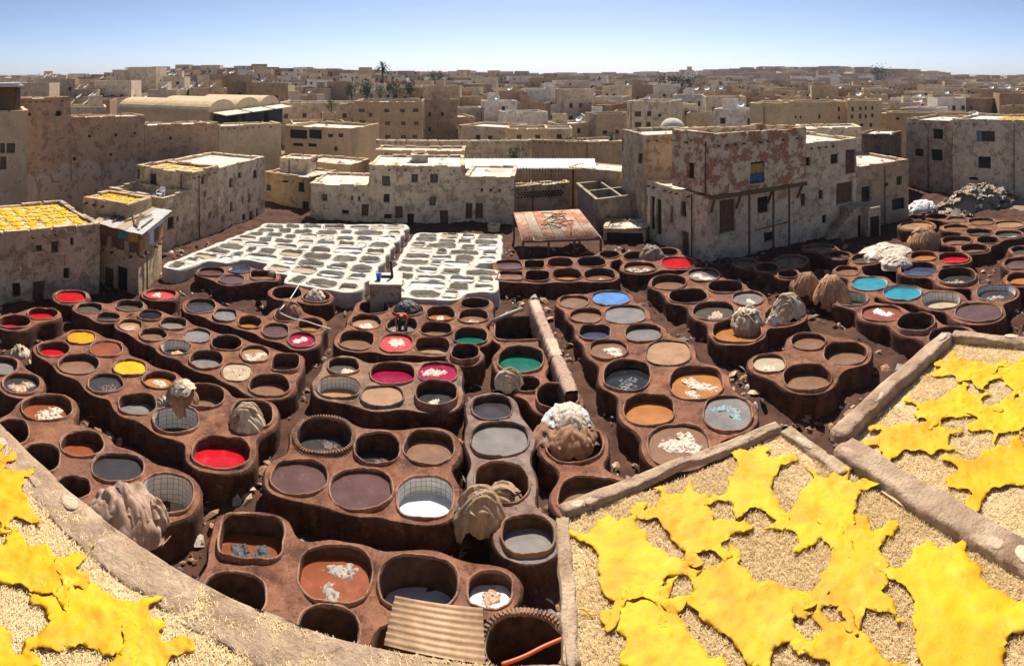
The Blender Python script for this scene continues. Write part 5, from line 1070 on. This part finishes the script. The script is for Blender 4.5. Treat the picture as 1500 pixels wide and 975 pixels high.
for k, c in TC.items(): M['s_'+k] = skinm('skin_'+k, c, .35 if k in 'wpdkgTW' else .7)
def crumple(seed, n=20):
    V = []; Fc = []; rn = random.Random(seed); st = rn.uniform(.55, 1)
    for i in range(n+1):
        for j in range(n+1):
            u, v = i/n*2-1, j/n*2-1; r_ = 1-.25*abs(u*v)+.35*noise.noise(Vector((u*1.5, v*1.5, seed))); x, y = u*.5*r_, v*.5*r_*st
            k = Vector((x*4.2, y*4.2, seed*1.7)); z = .17*abs(noise.noise(k))+.09*abs(noise.noise(k*2.4))+.03*noise.noise(k*5)-.07-.09*max(abs(u), abs(v))**3
            V.append((x+.05*noise.noise(k*1.5), y+.05*noise.noise(k*1.5+Vector((5, 5, 5))), z))
    for i in range(n):
        for j in range(n): a = i*(n+1)+j; Fc.append((a, a+n+1, a+n+2, a+1))
    return V, Fc
CR = {}
def crumple_me(tint, k):
    if (tint, k) not in CR: V, Fc = crumple(k*3.7+1); CR[(tint, k)] = mesh('soaking_hide', V, Fc, M['s_'+tint], True)
    return CR[(tint, k)]
WHERE = {'L2b': 'the low vat below the shack', 'L4': 'the long block beside the alley', 'L5': 'the magenta vat near the rope', 'M1': 'the block with the worker', 'M2': 'the block with crimson pools', 'M3': 'the big purple-brown vat block', 'M5': 'the front block by the corrugated sheet', 'N2': 'the block with the blue pool', 'N3': 'the block before the rusty canopy', 'N4': 'the block with the scarlet pool', 'N5': 'the block heaped with pale bundles', 'N6': 'the low sandy vat', 'R1': 'the block with turquoise pools', 'R2': 'the block below the rag heap', 'W1': 'the dark vat at the alley of debris', 'W2': 'the chain of yellow and red vats', 'W3': 'the rust-brown vat block'}
rn = random.Random(9)
CONT = {}
for gname, rows in [(g['name'], g['v']) for g in GROUPS if not g['lime']]:
    for v in rows: CONT[id(v)] = gname
def soak(v, n, tint, where, gname):
    for i in range(n):
        t = rn.uniform(0, 6.28); rr = rn.uniform(.1, .5) if n > 1 else 0; s_ = v.a*rn.uniform(.75, 1.15)*(1.0 if n < 4 else .95)
        o = inst('soaking_hide', crumple_me(tint, rn.randint(0, 4)), None, (v.c.x+math.cos(t)*rr*v.a, v.c.y+math.sin(t)*rr*v.b, v.level+.03), (0, 0, rn.uniform(0, 6.28)), (s_, s_, s_*.8))
        tag(o, TN[tint]+' wet hide afloat in '+where, 'hide', 'wet hides, '+TN[tint]+', '+gname)
for g in GROUPS:
    if g['lime']: continue
    for v in g['v']:
        if hasattr(v, 'cont'): soak(v, v.cont[0], v.cont[1], WHERE[g['name']], g['name'])
def drape_mesh(seed, style, mat, H, D, cx, cy, rad, rot, lift):
    n = 34; V = []; Fc = []; cr, sr = math.cos(rot), math.sin(rot)
    for i in range(n+1):
        for j in range(n+1):
            u, v = i/n*2-1, j/n*2-1; r_ = rad*(1-.2*abs(u*v)+.35*noise.noise(Vector((u*1.6, v*1.6, seed)))); px, py = u*r_, v*r_*.8
            x, y = cx+px*cr-py*sr, cy+px*sr+py*cr; q = math.hypot(x/.5, y/(.5*D)); th = math.atan2(y, x)
            z = H*(1-.9*q**2.3) if q < 1 else H*.1-(q-1)*1.5*H
            if q > 1: x, y = x*(1+.06*(q-1))/q**.75, y*(1+.06*(q-1))/q**.75
            if style == 'strand': f = .11*abs(noise.noise(Vector((th*6, q*1.2, seed))))+.07*abs(noise.noise(Vector((th*17, q*1.5, seed))))
            elif style == 'wrap': f = .16*abs(noise.noise(Vector((px*2.0, py*11, seed))))+.05*noise.noise(Vector((px*5, py*16, seed)))
            else: f = .20*abs(noise.noise(Vector((px*3.4, py*7, seed))))+.10*abs(noise.noise(Vector((px*9, py*9, seed))))
            V.append((x*(1+f*.5), y*(1+f*.5), max(-.4*H, z)+lift+f*1.5*H+.03*noise.noise(Vector((px*3, py*3, seed+2)))))
    for i in range(n):
        for j in range(n): a = i*(n+1)+j; Fc.append((a, a+n+1, a+n+2, a+1))
    return mesh('hide', V, Fc, mat, True)
ALT = {'w': 'c', 'p': 'm', 'd': 'b', 'b': 'o', 's': 'c', 'm': 'p', 'o': 'b', 'c': 's', 'W': 'w', 'g': 'c', 'k': 'd', 'x': 'g'}
def bundle(x, yb, wpx, hpx, style, tint, label, dep=.85, z=-.15, seed=None, rot=None, name='hide_bundle'):
    p = pix(x, yb-.18*hpx, z); r_ = rh(p); wd = wpx*r_/F; ht = hpx*r_/F*.5; root = empty(name, p, label, 'hides'); root.rotation_euler = (0, 0, -(x-CX)/F); rn_ = random.Random(int(x*13+yb)); H = ht/wd; n = 7 if wpx > 30 else 4
    for k in range(n):
        t = rn_.uniform(0, 6.28); o_ = 0 if k == 0 else rn_.uniform(.08, .27); me = drape_mesh(rn_.uniform(0, 90), style, M['s_'+(tint if rn_.random() < .75 else ALT[tint])], H*rn_.uniform(.9, 1.05), dep, math.cos(t)*o_, math.sin(t)*o_*dep, .62 if k == 0 else rn_.uniform(.26, .42), rn_.uniform(-.5, .5) if style == 'wrap' else rn_.uniform(0, 6), .022*k*H)
        inst('hide', me, root, (0, 0, 0), (0, 0, 0), (wd, wd, wd))
    return root
bundle(265, 600, 52, 56, 'strand', 'b', 'shaggy brown bundle of hides slung over a grey vat rim')
bundle(268, 572, 36, 18, 'drape', 'c', 'cream cloth lying on top of the shaggy brown bundle', z=.45)
bundle(240, 598, 26, 22, 'drape', 'g', 'small pale rag hanging beside the shaggy brown bundle')
bundle(362, 636, 52, 58, 'wrap', 's', 'tan bundle of hides wound with cord behind the red pool')
bundle(182, 782, 116, 84, 'drape', 'm', 'big dusty brown pile of folded hides near the terrace kerb', dep=.7)
bundle(222, 778, 50, 60, 'drape', 'm', 'crumpled corner of dusty hides over the tiled vat rim', dep=.7)
bundle(828, 648, 90, 46, 'drape', 'b', 'brown heap of hides under a white cloth')
bundle(830, 622, 66, 34, 'drape', 'W', 'white cloth thrown over the brown heap of hides', z=.26)
bundle(702, 776, 74, 78, 'wrap', 's', 'straw-coloured heap of hides beside the silver foam pool')
bundle(735, 742, 60, 40, 'wrap', 's', 'second straw-coloured heap of hides lying in the dark vat', z=-.5)
bundle(1183, 434, 40, 46, 'strand', 'o', 'rounded russet bundle of hides next to the turquoise pools')
bundle(1218, 446, 52, 56, 'strand', 'o', 'larger russet bundle of hides with ragged fringe by the tiled vat')
bundle(1094, 484, 50, 42, 'drape', 'c', 'smooth cream bundle of hides heaped in the vat block middle')
bundle(1155, 470, 50, 52, 'wrap', 'c', 'corded cream bundle of hides with wrapped bands')
bundle(1133, 480, 22, 28, 'drape', 'W', 'small white rolled hide between two cream bundles')
bundle(425, 468, 36, 36, 'strand', 'b', 'small brown bundle of hides under the white rope')
bundle(463, 444, 30, 26, 'drape', 'c', 'cream crumpled bundle in the round-fronted block')
bundle(596, 458, 40, 22, 'drape', 'k', 'black heap of wet hides behind the worker in red')
bundle(955, 384, 36, 30, 'drape', 'x', 'grey-brown bundle of hides near the scarlet pool')
bundle(1353, 364, 48, 40, 'strand', 'o', 'russet bundle of hides beside the white sacks')
bundle(1298, 374, 72, 18, 'drape', 'w', 'long white sack lying beside the russet bundle')
bundle(1311, 390, 46, 20, 'drape', 'w', 'plump white sack with knotted folds')
bundle(1350, 309, 42, 20, 'drape', 'W', 'white tarpaulin bundle near the beige steps house')
bundle(745, 566, 40, 34, 'wrap', 'c', 'tan folded hide draped on the corner of the green vat block', z=.1)
bundle(29, 524, 28, 24, 'drape', 'c', 'crumpled cream hide on the ground near the red pool', z=GZ+.1)
bundle(1128, 470, 1, 1, 'drape', 'c', 'tiny scrap of hide between cream bundles') if False else None
hp = empty('rag_heap', pix(1430, 306, GZ), 'long heap of discarded hides and rags below the whitewashed house', 'heap'); hb0 = Vector(hp.location)
for i in range(120):
    u = rn.uniform(-1, 1); d = rn.uniform(-1, 1); hgt = max(0, (1-abs(u)**1.6))*(1-abs(d)**2)*2.3; tn = rn.choice(['x', 'g', 's', 'd', 'c', 'x', 'g'])
    inst('rag', crumple_me(tn, rn.randint(0, 4)), hp, (u*5.6-.7*d, 1.6*d+.6*u, max(.08, hgt+.1)), (rn.uniform(-.5, .5), rn.uniform(-.5, .5), rn.uniform(0, 6)), (1.3, 1.3, 1.3))
mb = MB(); V = []; Fc = []
for i in range(21):
    for j in range(11): u, d = i/10-1, j/5-1; V.append(hb0+Vector((u*5.9-.7*d, 1.7*d+.6*u, max(0, (1-abs(u)**1.6))*(1-abs(d)**2)*2.2-.02)))
for i in range(20):
    for j in range(10): a = i*11+j; Fc.append((a, a+11, a+12, a+1))
obj('heap_core', V, Fc, M['s_x'], hp, True)
# the wall hung with hides and its pole
dr = empty('hide_rack', pix(800, 520, GZ), 'low wall thickly hung with pale pinkish hides', 'wall')
a_, b_ = pix(782, 446, .35), pix(838, 582, .0); path = [a_.lerp(b_, k/16) for k in range(17)]; e = (b_-a_).normalized(); nn = Vector((e.y, -e.x, 0)).normalized()
for k in range(6):
    V = []; Fc = []; s0, s1_ = k/6, (k+1.06)/6; nu, nw = 10, 17
    for i in range(nu+1):
        c = a_.lerp(b_, min(1, s0+(s1_-s0)*i/nu))
        for j in range(nw):
            t = j/(nw-1)*2-1; ang = max(-1, min(1, t*2.2))*math.pi/2; drop = max(0, abs(t)-.45)*1.7*(1+.3*noise.noise(Vector((i*.9+k*9, t*2, 1))))
            f = .08*math.sin(i*2.3+k+2*noise.noise(Vector((i*.7, k, 2))))*min(1, drop*4)+.10*noise.noise(Vector((i*.8, j*.5, k)))
            fl_ = max(-1, min(1, t*2.2)); V.append(c+nn*(fl_*(.27+f+.012*(k % 2)))+Vector((0, 0, .10+.14*(1-max(0, abs(fl_)-.8)*4)-drop+.012*(k % 2)+.07*noise.noise(Vector((i*.6, j*.5, k+4))))))
    for i in range(nu):
        for j in range(nw-1): q = i*nw+j; Fc.append((q, q+nw, q+nw+1, q+1))
    obj('draped_hide', V, Fc, M['s_m'] if k % 3 else M['s_p'], dr, True)
mb = MB(); c = (a_+b_)/2; mb.box((c.x, c.y, (GZ+.16)/2), ((b_-a_).length, .46, .16-GZ), math.atan2(e.y, e.x)); mb.obj('wall_core', M['mud'], dr)
tag(MB().tube([pix(722, 470, .12), pix(742, 461, .14), pix(764, 452, .16)], [.09, .1, .09], 12).obj('wrapped_pole', M['s_g'], None, True, pix(742, 460, GZ)), 'thick pole wrapped in white cloth behind the dark square vat', 'pole')
# worker in red, bent over a vat
def person():
    p0 = None
    for v in GROUPS[[g['name'] for g in GROUPS].index('M1')]['v']:
        if abs(v.px[0]-588.7) < 2 and abs(v.px[1]-476) < 2: p0 = v
    c = p0.c.copy(); zf = p0.level-.35; root = empty('person', (c.x, c.y+.15, zf), 'person in a red shirt and dark trousers bent over a vat', 'person')
    b0 = Vector((c.x, c.y+.18, zf))
    def skin(name, J, E, mat, sub=2):
        me = bpy.data.meshes.new(name); me.from_pydata([tuple(b0+Vector(j[0])) for j in J], E, []); o = bpy.data.objects.new(name, me); C.objects.link(o)
        m_ = o.modifiers.new('skin', 'SKIN'); me.materials.append(mat)
        for i, j in enumerate(J): me.skin_vertices[0].data[i].radius = (j[1], j[1]*(j[2] if len(j) > 2 else 1))
        me.skin_vertices[0].data[0].use_root = True; s_ = o.modifiers.new('sub', 'SUBSURF'); s_.levels = sub; s_.render_levels = sub
        dg = bpy.context.evaluated_depsgraph_get(); em = bpy.data.meshes.new_from_object(o.evaluated_get(dg)); bpy.data.objects.remove(o)
        V = [v.co.copy() for v in em.vertices]; Fc = [tuple(p.vertices) for p in em.polygons]; return obj(name, V, Fc, mat, root, True)
    M['skin_p'] = plain('skin', (.30, .16, .10), .5, .1); M['red_shirt'] = plain('red_shirt', (.52, .06, .05), .8, .2); M['trousers'] = plain('dark_trousers', (.03, .03, .04), .8, .2); M['hair'] = plain('hair', (.02, .015, .012), .6, .2)
    # joints: pelvis, spine bent forward (towards -y), neck, head
    J = [((0, .12, .84), .15), ((0, -.02, 1.06), .15), ((0, -.22, 1.20), .17, .75), ((0, -.38, 1.22), .07), ((0, -.47, 1.16), .085), ((0, -.56, 1.10), .095),
         ((-.19, -.24, 1.18), .075), ((-.27, -.34, .95), .055), ((-.20, -.48, .72), .042), ((-.18, -.52, .64), .04), ((.19, -.24, 1.18), .075), ((.27, -.34, .95), .055), ((.20, -.48, .72), .042), ((.18, -.52, .64), .04),
         ((-.12, .12, .78), .11), ((-.15, .0, .45), .075), ((-.15, .08, .05), .05), ((-.15, -.06, .02), .045), ((.12, .12, .78), .11), ((.15, .0, .45), .075), ((.15, .08, .05), .05), ((.15, -.06, .02), .045)]
    E = [(0, 1), (1, 2), (2, 3), (3, 4), (4, 5), (2, 6), (6, 7), (7, 8), (8, 9), (2, 10), (10, 11), (11, 12), (12, 13), (0, 14), (14, 15), (15, 16), (16, 17), (0, 18), (18, 19), (19, 20), (20, 21)]
    body = skin('body', J, E, M['skin_p'])
    skin('shirt', [((0, .1, .88), .17), ((0, -.02, 1.06), .175), ((0, -.22, 1.2), .195, .8), ((0, -.33, 1.215), .1), ((-.19, -.24, 1.18), .098), ((-.265, -.33, .98), .075), ((.19, -.24, 1.18), .098), ((.265, -.33, .98), .075)], [(0, 1), (1, 2), (2, 3), (2, 4), (4, 5), (2, 6), (6, 7)], M['red_shirt'])
    skin('trousers', [((0, .13, .84), .175), ((-.12, .12, .76), .13), ((-.15, .0, .45), .098), ((-.15, .07, .12), .075), ((.12, .12, .76), .13), ((.15, .0, .45), .098), ((.15, .07, .12), .075)], [(0, 1), (1, 2), (2, 3), (0, 4), (4, 5), (5, 6)], M['trousers'])
    skin('hair', [((0, -.45, 1.2), .088), ((0, -.53, 1.17), .098), ((0, -.6, 1.12), .07)], [(0, 1), (1, 2)], M['hair'])
    for s_ in (-1, 1):                                   # fingers round the hide held in the vat
        for k in range(4): skin('finger', [((s_*.18+(k-1.5)*.022, -.52, .63), .010), ((s_*.18+(k-1.5)*.024, -.545, .59), .009), ((s_*.18+(k-1.5)*.022, -.53, .555-.004*abs(k-1)), .008)], [(0, 1), (1, 2)], M['skin_p'], 1)
        skin('thumb', [((s_*.145, -.50, .645), .011), ((s_*.125, -.52, .61), .010), ((s_*.13, -.535, .58), .009)], [(0, 1), (1, 2)], M['skin_p'], 1)
    o = inst('soaking_hide', crumple_me('k', 2), None, (b0.x, b0.y-.52, b0.z+.5), (0, 0, .3), (.9, .9, 1.2)); tag(o, 'black wet hide held in the hands of the worker', 'hide')
    o = inst('soaking_hide', crumple_me('w', 1), None, (b0.x-.35, b0.y-.45, b0.z+.42), (0, 0, 1.3), (.6, .6, .8)); tag(o, 'pale wet hide in the vat beside the worker', 'hide')
person()
# concrete box with tap bracket and blue bucket
bx0 = pix(561, 441, 0); bxr = empty('concrete_box', (bx0.x, bx0.y+.8, GZ), 'brown concrete box with a flat pale top at the lime pits', 'tank'); zt_ = zt(561, 417, rh(bx0)); MB().box((bx0.x, bx0.y+.8, (GZ+zt_)/2), (1.65, 1.7, zt_-GZ), .18).obj('box_body', M['concrete'], bxr); MB().box((bx0.x, bx0.y+.8, zt_+.03), (1.75, 1.8, .07), .18).obj('box_top', M['lime'], bxr)
br = empty('tap_bracket', (bx0.x+.25, bx0.y+1.0, zt_+.06), 'black angled metal bracket standing on the concrete box', 'bracket'); mb = MB(); mb.bar((bx0.x+.3, bx0.y+1.0, zt_+.06), (bx0.x+.2, bx0.y+1.0, zt_+.95), .12); mb.obj('upright', M['trousers'], br); MB().bar((bx0.x-.3, bx0.y+.9, zt_+.13), (bx0.x+.35, bx0.y+1.0, zt_+.13), .1).obj('foot_bar', M['trousers'], br)
M['blue'] = plain('blue_plastic', (.015, .09, .55), .35, .1)
bk = empty('bucket', (bx0.x-.35, bx0.y+.5, zt_+.065), 'bright blue plastic bucket on the concrete box', 'bucket'); V = []; Fc = []; pr = [(0, .02), (.11, 0), (.15, .3), (.165, .3), (.165, .32), (.145, .32), (.105, .03), (0, .03)]
for r_, z in pr:
    for k in range(20): V.append(Vector((bx0.x-.35+r_*math.cos(k*math.pi/10), bx0.y+.5+r_*math.sin(k*math.pi/10), zt_+.065+z)))
for i in range(len(pr)-1):
    for k in range(20): Fc.append((i*20+k, i*20+(k+1) % 20, i*20+20+(k+1) % 20, i*20+20+k))
obj('bucket_body', V, Fc, M['blue'], bk, True); MB().tube([Vector((bx0.x-.35+.16*math.cos(t), bx0.y+.5+.05*math.sin(t), zt_+.065+.31+.16*math.sin(t))) for t in [i*math.pi/8 for i in range(9)]], .008, 6).obj('handle', M['iron'], bk)
ws = pix(722, 351, 0); tag(bld('rounded white plastered tank at the back of the lime pits', sil(714, 47.2, 0), sil(732, 47.2, 0), 1.2, GZ, zt(722, 333, 47.2), 'pl_white', (), 'white_tank', par=.02, cat='tank'), None, None)
# plastic chair on the workshop terrace
zc_ = zt(262, 287, rh(p1)+.8)-.5; cc = onl(256)+Vector((-1.4, .2, zc_)); ch = empty('plastic_chair', cc, 'white plastic garden chair on the workshop roof terrace', 'chair')
MB().box(cc+Vector((0, 0, .43)), (.48, .46, .04)).obj('seat', M['dish'], ch); MB().box(cc+Vector((0, .24, .68)), (.46, .04, .46), M=Matrix.Rotation(-.15, 3, 'X')).obj('backrest', M['dish'], ch)
for sx in (-1, 1):
    for sy in (-1, 1): MB().bar(cc+Vector((sx*.23, sy*.22, 0)), cc+Vector((sx*.2, sy*.2, .43)), .045).obj('leg', M['dish'], ch)
    MB().bar(cc+Vector((sx*.25, -.2, .64)), cc+Vector((sx*.25, .26, .66)), .05, .03).obj('armrest', M['dish'], ch)
    MB().bar(cc+Vector((sx*.25, -.2, .43)), cc+Vector((sx*.25, -.2, .64)), .04).obj('arm_post', M['dish'], ch)
# small yellow hides on the roofs of the far workshops
def roof_hides(P, nx, ny, z, lab, grp, s_=.9, keep=1.0):
    for i in range(nx):
        for j in range(ny):
            if random.random() > keep: continue
            u, v = (i+.5)/nx, (j+.5)/ny; p = P[0].lerp(P[1], u).lerp(P[3].lerp(P[2], u), v); o = inst('yellow_hide', HSM[(i+j) % 3], None, (p.x+random.uniform(-.08, .08), p.y+random.uniform(-.08, .08), z), (0, 0, random.uniform(0, 6.28)), (s_, s_, 1)); tag(o, lab, 'hide', grp)
Q = quad(lowA, lowB, 6.6); roof_hides([Q[0].lerp(Q[1], .12)+(Q[3]-Q[0])*.10, Q[1]+(Q[3]-Q[0])*.10-(Q[1]-Q[0])*.04, Q[2]-(Q[3]-Q[0])*.08-(Q[1]-Q[0])*.04, Q[3].lerp(Q[2], .12)-(Q[3]-Q[0])*.08], 8, 6, 3.15-.08, 'small yellow hide drying on the low workshop roof', 'hides on the low workshop roof', 1.0)
def shrink(P, k): c = sum(P, Vector())/4; return [c+(p-c)*k for p in P]
roof_hides(shrink([flat(p, 0) for p in (c1, c2, c3, c1+c3-c2)], .8), 5, 4, 3.83, 'small yellow hide drying on the brown hut roof', 'hides on the brown hut roof', .8)
roof_hides(shrink(quad(p2, p3, 5.5), .8), 4, 4, zt(277, 254, rh(p2))-.13, 'small pale yellow hide on the grey workshop roof', 'hides on the grey workshop roof', .8, .8)
Q = quad(sil(1395.5, 62.6, 0), sil(1520, 60, 0), 9); roof_hides([Q[0].lerp(Q[1], .4)+(Q[3]-Q[0])*.1, Q[1]+(Q[3]-Q[0])*.1, Q[2]-(Q[3]-Q[0])*.1, Q[3].lerp(Q[2], .4)-(Q[3]-Q[0])*.1], 6, 7, zt(1450, 176, 61.5)-.17, 'small yellow hide on the roof behind the rag heap', 'hides on the whitewashed house roof', 1.1)
# rope, hose, corrugated sheet
def px_path(c, pts, z): return [pix(*cp(c, a, b), z_) for (a, b), z_ in zip(pts, z)]
def smooth_path(P, k=6):
    out = []
    for i in range(len(P)-1):
        a, b, c, d = P[max(0, i-1)], P[i], P[i+1], P[min(len(P)-1, i+2)]
        for j in range(k): t = j/k; out.append(.5*((2*b)+(c-a)*t+(2*a-5*b+4*c-d)*t*t+(3*b-a-3*c+d)*t**3))
    return out+[P[-1]]
M['rope'] = plain('white_rope', (.62, .58, .50), .8, .1); M['hose'] = plain('orange_hose', (.62, .12, .03), .4, .1)
tag(MB().tube(smooth_path(px_path('B', [(335, 430), (285, 510), (240, 560), (225, 590), (300, 625), (370, 640), (430, 660), (505, 682)], [.1, .12, .5, .35, .12, .12, .1, .06])), .03, 6).obj('rope', M['rope'], None, True), 'white rope trailing over the vats past the small brown bundle', 'rope')
tag(MB().tube(smooth_path(px_path('K', [(130, 968), (250, 925), (370, 865), (495, 812)], [.1, .14, .14, .12])), .035, 8).obj('hose', M['hose'], None, True), 'orange hose lying across the brick-lined vat', 'hose')
cs = [pix(579, 872, .22), pix(707, 890, .2), pix(711, 972, .16), pix(562, 944, .18)]
corrugated('corrugated_sheet', cs[0], cs[3], cs[2], cs[1], 8, .035, M['rust2'] if 'rust2' in M else plain('weathered_sheet', (.46, .30, .18), .6, .3, 3), None, 'weathered corrugated sheet laid over the front vats', 'sheet', .015)
# litter in the alleys
lit = {k: MB() for k in ('b', 'd', 'g', 'p')}; boxes = [(min(p[0] for p in f), max(p[0] for p in f), min(p[1] for p in f), max(p[1] for p in f), f) for f in FOOT]; rn = random.Random(77); k = 0
while k < 12000:
    rr = rn.uniform(10, 44)**1.0; t = rn.uniform(-.9, .9); x, y = math.sin(t)*rr, math.cos(t)*rr; k += 1
    if noise.noise(Vector((x*.5, y*.5, 3))) < -.05 or any(a <= x <= b and c <= y <= d and inside(f, x, y) for a, b, c, d, f in boxes): continue
    s_ = rn.uniform(.04, .2)*rn.choice([.6, 1, 1, 1.6]); z = GZ+.10+.35*max(0, ns(x, y, 2, .45)+.1)+.14*ns(x, y, 4, 2.3)+rn.uniform(.02, .1); a = Vector((rn.gauss(0, .5), rn.gauss(0, .5), 1)).normalized(); u = a.orthogonal().normalized(); u.rotate(Matrix.Rotation(rn.uniform(0, 6), 3, a)); v = a.cross(u); c = Vector((x, y, z)); w_ = s_*rn.uniform(.35, .9)
    lit[rn.choices('bdgp', [.45, .3, .15, .10])[0]].add([c-u*s_-v*w_*.6, c-v*w_+a*.03, c+u*s_-v*w_*.3, c+u*s_*.7+v*w_, c-u*s_*.6+v*w_*.8, c+a*s_*.35], [(0, 1, 5), (1, 2, 5), (2, 3, 5), (3, 4, 5), (4, 0, 5)])
lr_ = empty('alley_litter', (0, 24, GZ), 'scraps of hide, rag and rubble littering the alleys between vat blocks', 'litter'); lr_['kind'] = 'stuff'
for k, m in lit.items(): o = m.obj('scraps', M['s_'+k], lr_); o['kind'] = 'stuff'

# ---------------------------------------------------------------- the air
m = bpy.data.materials.new('haze'); m.use_nodes = True; n = m.node_tree; n.nodes.remove(n.nodes['Principled BSDF']); pv = n.nodes.new('ShaderNodeVolumePrincipled'); pv.inputs['Color'].default_value = (.86, .90, 1, 1); pv.inputs['Density'].default_value = .00013; pv.inputs['Anisotropy'].default_value = .2
n.links.new(pv.outputs[0], n.nodes['Material Output'].inputs['Volume'])
mb = MB(); mb.box((0, 1900, 15), (11500, 4000, 60)); o = mb.obj('haze', m, None); o['kind'] = 'stuff'; o['label'] = 'thin pale haze over the whole town'
